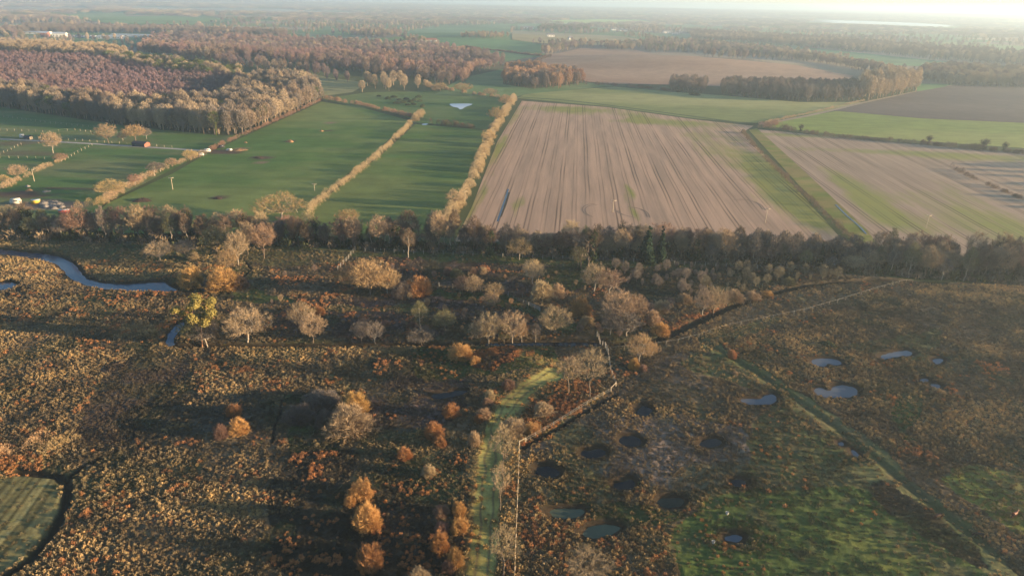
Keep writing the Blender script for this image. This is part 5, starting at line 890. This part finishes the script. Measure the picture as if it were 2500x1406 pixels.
fence('rail_fence', 'pale wooden posts and rails at the fence corner above the bare tree', [(1477, 850), (1480, 857), (1485, 868)], 1.2, 1.9, 3, WOOD_PALE, .14, WOOD_PALE, rt=.06)
fence('post_fence', 'short wire fence behind the tall white trunked tree', [(1485, 868), (1490, 905), (1503, 942)], 2.8, 1.4, 2, WOOD_PALE, .11)
fence('corner_brace', 'bright wooden corner brace at the bend of the fence, upper', [(1503, 945), (1491, 957)], 2.2, 1.4, 1, WOOD_PALE, .2, WOOD_PALE, rt=.08)
fence('post_fence', 'wire fence along the bracken bank', [(1491, 958), (1440, 986), (1360, 1036), (1283, 1081)], 3.0, 1.3, 2, WOOD_GREY, .14)
fence('corner_brace', 'bright wooden corner brace at the bend of the fence, lower', [(1283, 1082), (1268, 1090)], 2.2, 1.4, 1, WOOD_PALE, .2, WOOD_PALE, rt=.08)
fence('post_fence', 'sunlit wire fence beside the track row, running to the bottom edge', [(1268, 1090), (1265, 1180), (1260, 1300), (1255, 1450)], 2.6, 1.3, 2, WOOD_PALE, .11, WOOD_PALE, rt=.022)
fence('deer_fence', 'pale tall fence at the left end of the purple heath', [(825, 662), (845, 640), (868, 612)], 3.2, 2.0, 3, FPALE, .11)
fence('post_fence', 'pale post fence along the foot of the belt', [(868, 612), (1000, 619), (1250, 628), (1500, 638), (1700, 648), (1900, 658)], 3.8, 1.5, 2, FPALE, .13)
fence('post_fence', 'fence past the orange willow and the lit pair of trees', [(973, 690), (1100, 704), (1180, 713), (1275, 728)], 5.0, 1.7, 2, FPALE, .11)
fence('post_fence', 'short fence leading to the white gate', [(1240, 726), (1265, 736), (1290, 748)], 2.4, 1.4, 2, WOOD_GREY, .14)
fence('field_gate', 'white barred gate on the green heath path', [(1290, 748), (1304, 754), (1318, 762)], 2.6, 1.6, 5, FPALE, .14, FPALE, rt=.05)
for lab, ln in [('paddock fence left of the drive barn, nearest the wood', [(0, 319), (60, 321), (120, 324), (180, 318), (235, 325)]), ('paddock fence parallel to the drive', [(150, 341), (230, 347), (330, 354), (420, 361)]), ('paddock fence crossing left of the bare oak', [(0, 386), (60, 387), (130, 390)]), ('slanting paddock fence up to the drive', [(160, 392), (185, 376), (225, 356)]), ('paddock fence at the far left edge', [(0, 378), (25, 367), (52, 354)]), ('fence beside the wood in the far paddock', [(10, 287), (110, 300), (230, 312)])]:
    fence('paddock_fence', lab, ln, 5.5, 1.4, 1, WOOD_PALE, .16, rt=.02)
def pole(px, py, top, label):
    x, y = P(px, py); H = (py - top) * depth(x, y) / F_PX / math.cos(math.atan2(CAM_H, math.hypot(x, y))); root = bpy.data.objects.new('utility_pole', None); COL.objects.link(root); root.location = (x, y, Z(x, y) - .1); tag(root, label, 'pole')
    mb = MB(); mb.tube((0, 0, 0), (.1, 0, H), .15, .11, 8); mb.build('shaft', WOOD_PALE, root)
    mb = MB(); mb.box((.1, 0, H - .35), (2.3, .16, .2)); mb.build('crossarm', WOOD_PALE, root, rz=random.uniform(-.5, .5))
    for s in (-.95, 0.1, 1.1): mb = MB(); mb.tube((s, 0, H - .25), (s, 0, H + .05), .07, .05, 6); mb.build('insulator', WHITE, root)
for a in [(422, 463, 433, 'pale utility pole standing in the wide pasture'), (768, 466, 448, 'small utility pole beside the golden hedge'), (84, 443, 413, 'utility pole in the left paddock'), (1496, 518, 488, 'pale utility pole in the stubble field, left of its green line'), (1868, 544, 508, 'utility pole near the right end of the brown stubble'), (2260, 558, 524, 'utility pole in the grey stubble field'), (1135, 492, 466, 'utility pole in the tall right hedge')]: pole(*a)

# ------------------------------------------------------------------ buildings, sheds, vehicles, heaps
TILE = plain('red_tiles', (.30, .12, .08), .8, .2, .15, 1); SLATE = plain('slate_roof', (.16, .16, .17), .7, .3, .15, 1); DARKB = plain('dark_boards', (.035, .035, .045), .7, .3, .15, 1); REDB = plain('red_boards', (.26, .11, .08), .8, .2, .1, 1); CREAM = plain('cream_render', (.62, .57, .48), .85, .2, .06, 1); BRICK = plain('red_brick', (.30, .15, .10), .9, .2, .15, 1); SHEETM = plain('grey_sheeting', (.42, .45, .48), .5, .4, .08, 1); GLASS = plain('window_glass', (.04, .05, .06), .15, .6, .1); RUBBER = plain('tyre_rubber', (.03, .03, .03), .9, .2, .1)
def building(name, label, px, py, L, W, h, rh, wall, roof, rz=0.0, cat='building', win=3, gable=None, chim=True, group=None, sink=.3):
    x, y = P(px, py); root = bpy.data.objects.new(name, None); COL.objects.link(root); root.location = (x, y, float(Z(x, y)) - sink); root.rotation_euler = (0, 0, rz); tag(root, label, cat, group)
    a, b = L / 2, W / 2
    v = [(-a, -b, 0), (a, -b, 0), (a, b, 0), (-a, b, 0), (-a, -b, h), (a, -b, h), (a, b, h), (-a, b, h), (-a, 0, h + rh), (a, 0, h + rh)]
    me = bpy.data.meshes.new('wall'); me.from_pydata(v, [], [(0, 1, 5, 4), (2, 3, 7, 6), (1, 2, 6, 9, 5), (3, 0, 4, 8, 7)]); me.materials.append(wall)
    if gable: me.materials.append(gable); me.polygons[2].material_index = 1
    link('wall', me, root); e = .35; t = .22; k = rh / b
    me = bpy.data.meshes.new('roof'); zb = h - e * k + .05
    rv = [(-a - e, -b - e, zb), (a + e, -b - e, zb), (a + e, 0, h + rh + .05), (-a - e, 0, h + rh + .05), (a + e, b + e, zb), (-a - e, b + e, zb)]; n = len(rv); rv += [(p[0], p[1], p[2] + t) for p in rv]
    me.from_pydata(rv, [], [(6, 7, 8, 9), (9, 8, 10, 11), (0, 3, 2, 1), (3, 5, 4, 2), (0, 1, 7, 6), (4, 5, 11, 10), (1, 2, 8, 7), (2, 4, 10, 8), (0, 6, 9, 3), (3, 9, 11, 5)]); me.materials.append(roof); rf = link('roof', me, root)
    if chim: mb = MB(); mb.box((a * .7, 0, h + rh + .4), (.9, .7, 1.6)); mb.build('chimney', BRICK, rf)
    for i in range(win): mb = MB(); mb.box((-a + (i + .5) * L / win, -b - .03, h * .55), (L / win * .3, .08, h * .34)); mb.build('window', GLASS, root)
    if win: mb = MB(); mb.box((-a + .9, -b - .04, 1.0), (.9, .1, 2.0)); mb.build('door', DARKB, root)
    return root
building('barn', 'low dark barn with red gable end beside the farm drive', 345, 357, 9.5, 5, 2.3, .9, DARKB, DARKB, -.25, 'barn', 2, REDB, False)
building('shed', 'small dark shed with tan end at the drive, left', 70, 340, 4.2, 2.6, 2.0, .4, DARKB, DARKB, -.15, 'shed', 1, WOOD_PALE, False)
def caravan(label, px, py, L=3.2, H=2.2, rz=0.0, mat=WHITE, cat='trailer', name='trailer'):
    x, y = P(px, py); root = bpy.data.objects.new(name, None); COL.objects.link(root); root.location = (x, y, float(Z(x, y))); root.rotation_euler = (0, 0, rz); tag(root, label, cat)
    mb = MB(); mb.box((0, 0, .45 + H * .3), (L, 1.9, H * .6)); mb.box((0, 0, .45 + H * .78), (L * .92, 1.8, H * .36 - .01), 0, .9); mb.build('body', mat, root)
    for sx in (-.5, .5): 
        for sy in (-.9, .9): mb = MB(); mb.tube((sx, sy - .1, .35), (sx, sy + .1, .35), .35, .35, 10); mb.build('wheel', RUBBER, root)
    mb = MB(); mb.box((L * .1, -.97, .5 + H * .55), (L * .4, .05, .5)); mb.build('window', GLASS, root)
    mb = MB(); mb.tube((L / 2, 0, .5), (L / 2 + 1, 0, .45), .06, .06, 4); mb.build('drawbar', WOOD_GREY, root)
caravan('white box trailer beside the small dark shed', 55, 338, 2.6, 2.4, .3); caravan('white trailer parked at the end of the drive', 507, 372, 3.6, 1.8, .5); caravan('low white trailer below the drive end', 492, 381, 2.6, 1.3, .6)
caravan('dark stock trailer by the muddy gateway', 541, 362, 3.0, 1.6, .9, DARKB); caravan('pale low trailer right of the mud patch', 560, 369, 3.4, 1.0, .1)
caravan('cream caravan half hidden left of the rubble yard', 40, 499, 4.2, 2.4, .2, CREAM, 'caravan', 'caravan')
for i, (px, py, L, H, m, lab) in enumerate([(88, 497, 3.0, 1.6, plain('yellow_paint', (.60, .42, .05), .5), 'yellow skip in the rubble yard'), (158, 521, 3.6, 1.5, plain('red_paint', (.50, .05, .05), .5), 'red trailer poking out behind the belt trees')]):
    x, y = P(px, py); root = bpy.data.objects.new('skip', None); COL.objects.link(root); root.location = (x, y, 0); root.rotation_euler = (0, 0, .3); tag(root, lab, 'skip')
    mb = MB(); mb.box((0, 0, H / 2 + .1), (L, 1.8, H), 0, 1.2); mb.build('body', m, root); mb = MB(); mb.box((0, 0, H + .15), (L * 1.22, 2.2, .08)); mb.build('rim', SHEETM, root)
def heap(label, px, py, w, h, c, name='heap', cat='heap', n=260, group=None, spiky=.25):
    x, y = P(px, py); rg = np.random.default_rng(int(px * 7 + py)); a = np.linspace(0, 2 * np.pi, 19)[:-1]; V = [(0, 0, h)]; 
    for r in (.3, .6, .85, 1.1):
        for t in a: rr = r * w / 2 * (1 + .2 * math.sin(3 * t + px)) * rg.uniform(.9, 1.1); V.append((rr * math.cos(t), rr * math.sin(t) * .8, h * max(0, math.cos(min(r, 1) * math.pi / 2)) * rg.uniform(.8, 1.2) - (.05 if r > 1 else 0)))
    F4 = [(1 + k * 18 + i, 1 + (k + 1) * 18 + i, 1 + (k + 1) * 18 + (i + 1) % 18, 1 + k * 18 + (i + 1) % 18) for k in range(3) for i in range(18)]; F3 = [(0, 1 + i, 1 + (i + 1) % 18) for i in range(18)]
    V = np.array(V); m = 120; q = V[rg.integers(0, 55, m)]; d = rg.normal(0, 1, (m, 3)) + [0, 0, .8]; d /= np.linalg.norm(d, axis=1, keepdims=True); vt, ft = tris(q, q + d * spiky * w * .3, .12, rg)
    return tag(link(name, mesh_np(name, np.vstack([V, vt]), [np.array(F4), np.vstack([np.array(F3), ft + len(V)])], c), loc=(x, y, float(Z(x, y)))), label, cat, group)
STRAW = plain('old_straw', (.34, .20, .10), .95, .1, .3, 1.5); DUNG = plain('dark_heap', (.075, .05, .038), .95, .1, .3, 1.5); RUBBLE = plain('pale_rubble', (.27, .24, .21), .9, .1, .4, 1.5)
for lab, px, py, w, h, c in [('orange brown straw heap in the middle of the wide pasture', 708, 347, 5.5, 1.3, STRAW), ('small dark straw heap in the upper pasture', 785, 321, 3.6, .8, STRAW), ('dark brushwood heap near the belt', 348, 490, 7.5, 1.1, DUNG), ('low dark heap nearest the belt in the pasture', 532, 485, 4.5, .6, DUNG), ('flat straw heap beside the muddy gateway', 585, 367, 9, .7, STRAW), ('low dark heap below the flat straw heap', 633, 386, 6.5, .6, DUNG), ('small straw bale heap left of the orange heap', 600, 349, 2.2, .7, STRAW), ('pale heap in the left paddock, upper', 68, 456, 2.4, .8, RUBBLE), ('tan heap in the left paddock, lower', 71, 466, 3.4, 1.1, STRAW), ('scattered pale heap right of the tan heap', 113, 468, 4, .6, RUBBLE)]: heap(lab, px, py, w, h, c)
for i, (px, py) in enumerate([(108, 497), (122, 495), (135, 496), (146, 498), (126, 502), (140, 504), (112, 505), (150, 506), (134, 510)]): heap('pale rubble pile in the yard behind the belt', px, py, random.uniform(3, 5), random.uniform(.7, 1.3), RUBBLE, 'rubble_pile', 'rubble', group='rubble piles in the yard', spiky=.35)
# water troughs, post, buckets near the blue pond
for lab, px, py in [('small white bucket above the blue pond', 1741, 1325), ('small white stone near the mossy pool', 1775, 1254)]:
    x, y = P(px, py); zz = float(heath_z(x, y)); mb = MB(); mb.tube((0, 0, 0), (0, 0, .5), .24, .32, 10); o = mb.build('bucket', WHITE, loc=(x, y, zz)); mb = MB(); mb.tube((-.3, 0, .55), (.3, 0, .55), .02, .02, 4); mb.tube((-.3, 0, .45), (-.3, 0, .56), .02, .02, 4); mb.tube((.3, 0, .45), (.3, 0, .56), .02, .02, 4); mb.build('handle', WHITE, o); tag(o, lab, 'bucket')
building('farmhouse', 'far white farmhouse with red roof among fields', 1052, 103, 26, 9, 4.5, 3, CREAM, TILE, .05, 'house', 4); building('outbuilding', 'long red roofed outbuilding left of the farmhouse', 1040, 101, 34, 8, 3.5, 2.6, CREAM, TILE, .1, 'building', 3); building('outbuilding', 'white low outbuilding in front of the farmhouse', 1053, 106, 12, 7, 3, 2, WHITE, SLATE, -.1, 'building', 2)
building('cottage', 'white cottage between dark evergreens and meadow', 776, 107, 14, 8, 5, 3, WHITE, SLATE, .3, 'house', 3)
building('warehouse', 'white gabled warehouse of the estate, left of the parked cars', 148, 92, 26, 16, 8, 3, WHITE, SHEETM, .2, 'warehouse', 4, chim=False); building('warehouse', 'long low white warehouse at the left end of the estate', 92, 84, 60, 16, 5, 1.5, WHITE, SHEETM, .0, 'warehouse', 5, chim=False); building('warehouse', 'small red fronted unit of the estate', 109, 90, 18, 14, 8, 2, REDB, SHEETM, .1, 'warehouse', 2, chim=False)
building('warehouse', 'grey blue warehouse right of the parked cars', 272, 95, 50, 18, 5.5, 1.5, SHEETM, SHEETM, .02, 'warehouse', 5, chim=False); building('warehouse', 'very long grey warehouse at the right end of the estate', 335, 91, 110, 18, 5, 1.2, SHEETM, SHEETM, .0, 'warehouse', 5, chim=False)
for lab, px, py, L, rz in [('tiny white house on the far plain', 735, 29, 30, .2), ('white house on the far hilltop, left one', 1223, 50, 22, .1), ('long white house on the far hilltop', 1240, 52, 34, .0), ('white house behind the bright green field, left', 1341, 50, 28, .1), ('white house behind the bright green field, right', 1358, 48, 20, .3), ('white house at the wood edge above the hill', 1628, 82, 26, .2), ('low white house right of the wood edge house', 1650, 86, 24, .0), ('white roofed house left of the hill top', 1405, 73, 24, .1), ('white house in the trees above the hill, centre', 1500, 76, 22, .2), ('grey white bungalow above the hill', 1520, 78, 34, .0), ('small white shed in the far green field', 1392, 99, 10, .4), ('white house in front of the far lake', 2050, 77, 30, .2), ('small farm in the brownish far field', 1344, 91, 18, .2), ('white speck of a house near the far town', 1832, 20, 60, .1), ('cottage row by the evergreens', 1290, 71, 40, .0), ('square church tower far away', 1626, 42, 10, .0)]:
    if 'tower' in lab: building('church_tower', lab, px, py, 9, 9, 20, 3, CREAM, SLATE, .2, 'tower', 1, chim=False)
    else: building('house', lab, px, py, L, 9, 5.5, 3.5, WHITE, (SLATE, TILE)[int(px) % 2], rz, 'house', 3)
for i in range(46):
    px = random.choice([random.uniform(462, 520), random.uniform(590, 650)]); py = random.uniform(2, 8); building('house', 'pale house of the distant village on the skyline', px, py, 26, 11, 8, 5, CREAM, (TILE, SLATE)[i % 2], random.uniform(-.5, .5), 'house', 0, chim=False, group='houses of the distant village')
CARM = [plain('car_' + n_, c, .3, .5, .03) for n_, c in (('white', (.75, .75, .75)), ('silver', (.45, .47, .5)), ('blue', (.06, .10, .25)), ('black', (.03, .03, .035)))]
car0 = []
for m in CARM:
    mb = MB(); mb.box((0, 0, .62), (4.3, 1.8, .7)); body = mb.mesh('body', m); mb = MB(); mb.box((-.15, 0, 1.23), (2.5, 1.6, .5), 0, .78); cab = mb.mesh('cabin', GLASS); mb = MB()
    for sx in (-1.35, 1.35):
        for sy in (-.82, .82): mb.tube((sx, sy - .1, .32), (sx, sy + .1, .32), .32, .32, 8)
    wh = mb.mesh('wheels', RUBBER); car0.append((body, cab, wh))
for i in range(100):
    px = 158 + (i % 25) * 3.1 + random.uniform(-1, 1); py = 87.5 + (i // 25) * 1.6 + .02 * (px - 158); x, y = P(px, py); o = link('parked_car', car0[i % 4][0] if i % 7 else car0[0][0], loc=(x, y, float(Z(x, y)) + .1), rz=random.choice([0, 1.57]) + .1); tag(o, 'tiny parked car in the crowded far car park', 'car', 'cars in the far car park'); o.scale = (1.25, 1.25, 1.25); link('cabin', car0[0][1], o)

# ------------------------------------------------------------------ ponies grazing on the green turf
def pony(label, px, py, rz, mat, graze=True, s=1.0, pale=None):
    x, y = P(px, py); root = bpy.data.objects.new('pony', None); COL.objects.link(root); root.location = (x, y, float(heath_z(x, y))); root.rotation_euler = (0, 0, rz); root.scale = (s, s, s); tag(root, label, 'pony')
    V = [(-.05, 0, .93), (-.5, 0, .98), (-.68, 0, .95), (.3, 0, .93), (.52, 0, .98)]; Rr = [.27, .27, .2, .26, .22]; E = [(0, 1), (1, 2), (0, 3), (3, 4)]
    neck = [(.72, 0, .88), (.90, 0, .62), (.98, 0, .40), (1.02, 0, .18)] if graze else [(.72, 0, 1.18), (.88, 0, 1.38), (1.05, 0, 1.38), (1.25, 0, 1.26)]
    for i, (p, r) in enumerate(zip(neck, [.17, .13, .12, .075])): V.append(p); Rr.append(r); E.append((4 if i == 0 else len(V) - 2, len(V) - 1))
    def leg(b, pts):
        for i, (p, r) in enumerate(pts): V.append(p); Rr.append(r); E.append((b if i == 0 else len(V) - 2, len(V) - 1))
    for sy in (-.16, .16):
        o_ = .1 if sy > 0 else -.05
        leg(4, [((.50 + o_ * .5, sy, .72), .12), ((.50 + o_, sy, .42), .065), ((.50 + o_, sy, .1), .045), ((.54 + o_, sy, .03), .06)])
        leg(2, [((-.58 + o_, sy, .74), .16), ((-.50 + o_, sy, .55), .1), ((-.66 + o_, sy, .38), .06), ((-.63 + o_, sy, .1), .045), ((-.59 + o_, sy, .03), .06)])
    me = bpy.data.meshes.new('body'); me.from_pydata(V, E, []); me.materials.append(mat); o = link('body', me, root); md = o.modifiers.new('skin', 'SKIN'); md.use_smooth_shade = True
    for i, sv in enumerate(me.skin_vertices[0].data): sv.radius = (Rr[i], Rr[i]); sv.use_root = (i == 0)
    o.modifiers.new('sub', 'SUBSURF').levels = 1; o.modifiers['sub'].render_levels = 2
    rg = np.random.default_rng(2); n = 60; h0 = np.array(neck[1]); h1 = np.array((.55, 0, 1.2)); t = rg.uniform(0, 1, (n, 1)); q = h1 + (h0 - h1) * t + [0, 0, .06]; v, f = tris(q, q + rg.normal(0, .05, (n, 3)) + np.array([-.05, .12, -.2]), .05, rg); link('mane', mesh_np('mane', v, f, pale or mat), root)
    q = np.tile([-.86, 0, 1.0], (30, 1)) + rg.normal(0, .03, (30, 3)); v, f = tris(q, q + rg.normal(0, .05, (30, 3)) + np.array([-.12, 0, -.65]), .07, rg); link('tail', mesh_np('tail', v, f, pale or mat), root)
    hd = np.array(neck[2]); mb = MB()
    for sy in (-.06, .06):
        e = np.array(neck[1]) + np.array([.02 if graze else .02, sy, .08 if not graze else .0]); mb.tube(tuple(e), tuple(e + np.array([.02 if not graze else -.0, sy * .5, .14])), .035, .008, 5)
    mb.build('ears', mat, root)
BAY = plain('bay_coat', (.075, .032, .018), .6, .3, .2); DBAY = plain('dark_coat', (.035, .022, .016), .6, .3, .2); SORREL = plain('sorrel_coat', (.22, .09, .05), .6, .3, .2)
pony('dark brown pony grazing with lowered head, nearest to the camera', 2390, 1311, 2.75, DBAY, True, 1.12)
pony('brown pony grazing to the left of the dark one', 2289, 1266, 3.3, BAY, True, 1.05)
pony('reddish pony at the right edge of the turf', 2474, 1262, .5, SORREL, False, 1.0, DBAY)

for ln, lab in [([(1452, 498), (1432, 500), (1420, 508), (1424, 520), (1440, 528)], 'curved turning mark of wheels left of the utility pole'), ([(1532, 505), (1558, 508), (1576, 518), (1580, 530)], 'curved turning mark right of the green line'), ([(1500, 512), (1515, 524), (1545, 530)], 'shallow turning mark between pole and green line'), ([(1790, 488), (1820, 486), (1850, 496), (1862, 512)], 'wide curved turning mark at the right of the stubble')]:
    ribbon('wheel_mark', ln, .55, (.24, .165, .115), M_SOIL, lab, .06); ribbon('wheel_mark', [(a + 7, b + 2) for a, b in ln], .5, (.24, .165, .115), M_SOIL, lab + ', inner line', .065)
wood('scrub', 'low scattered willow scrub between river and long ditch', [(640, 650), (850, 650), (1400, 668), (1500, 700), (1480, 800), (1200, 826), (900, 824), (660, 760)], 6.5, [(1, 1), (3, 1)], [(.2, .16, .11), T_BRN, (.26, .19, .12), (.30, .19, .11)], (.10, .24), .9)
wood('woodland', 'tall trees bounding the grey stubble field beyond the hedge end', [(2760, 380), (2860, 380), (2960, 560), (2820, 560)], 16, [(0, 1), (1, 1)], [T_TAN, T_GRY], (.7, 1.0))

wood('woodland', 'continuation of the tree belt beyond the left edge', [(-420, 578), (-66, 583), (-66, 563), (-420, 556)], 4.4, [(0, 1), (1, 1), (2, 1)], [T_GRY, T_BRN, T_TAN], (.6, .85), .95)
wood('woodland', 'continuation of the right hand wood beyond the right edge', [(2562, 697), (2900, 712), (2900, 668), (2562, 655)], 4.4, [(0, 1), (1, 1), (2, 1)], [T_GRY, T_BRN, T_TAN], (.6, .85), .95)
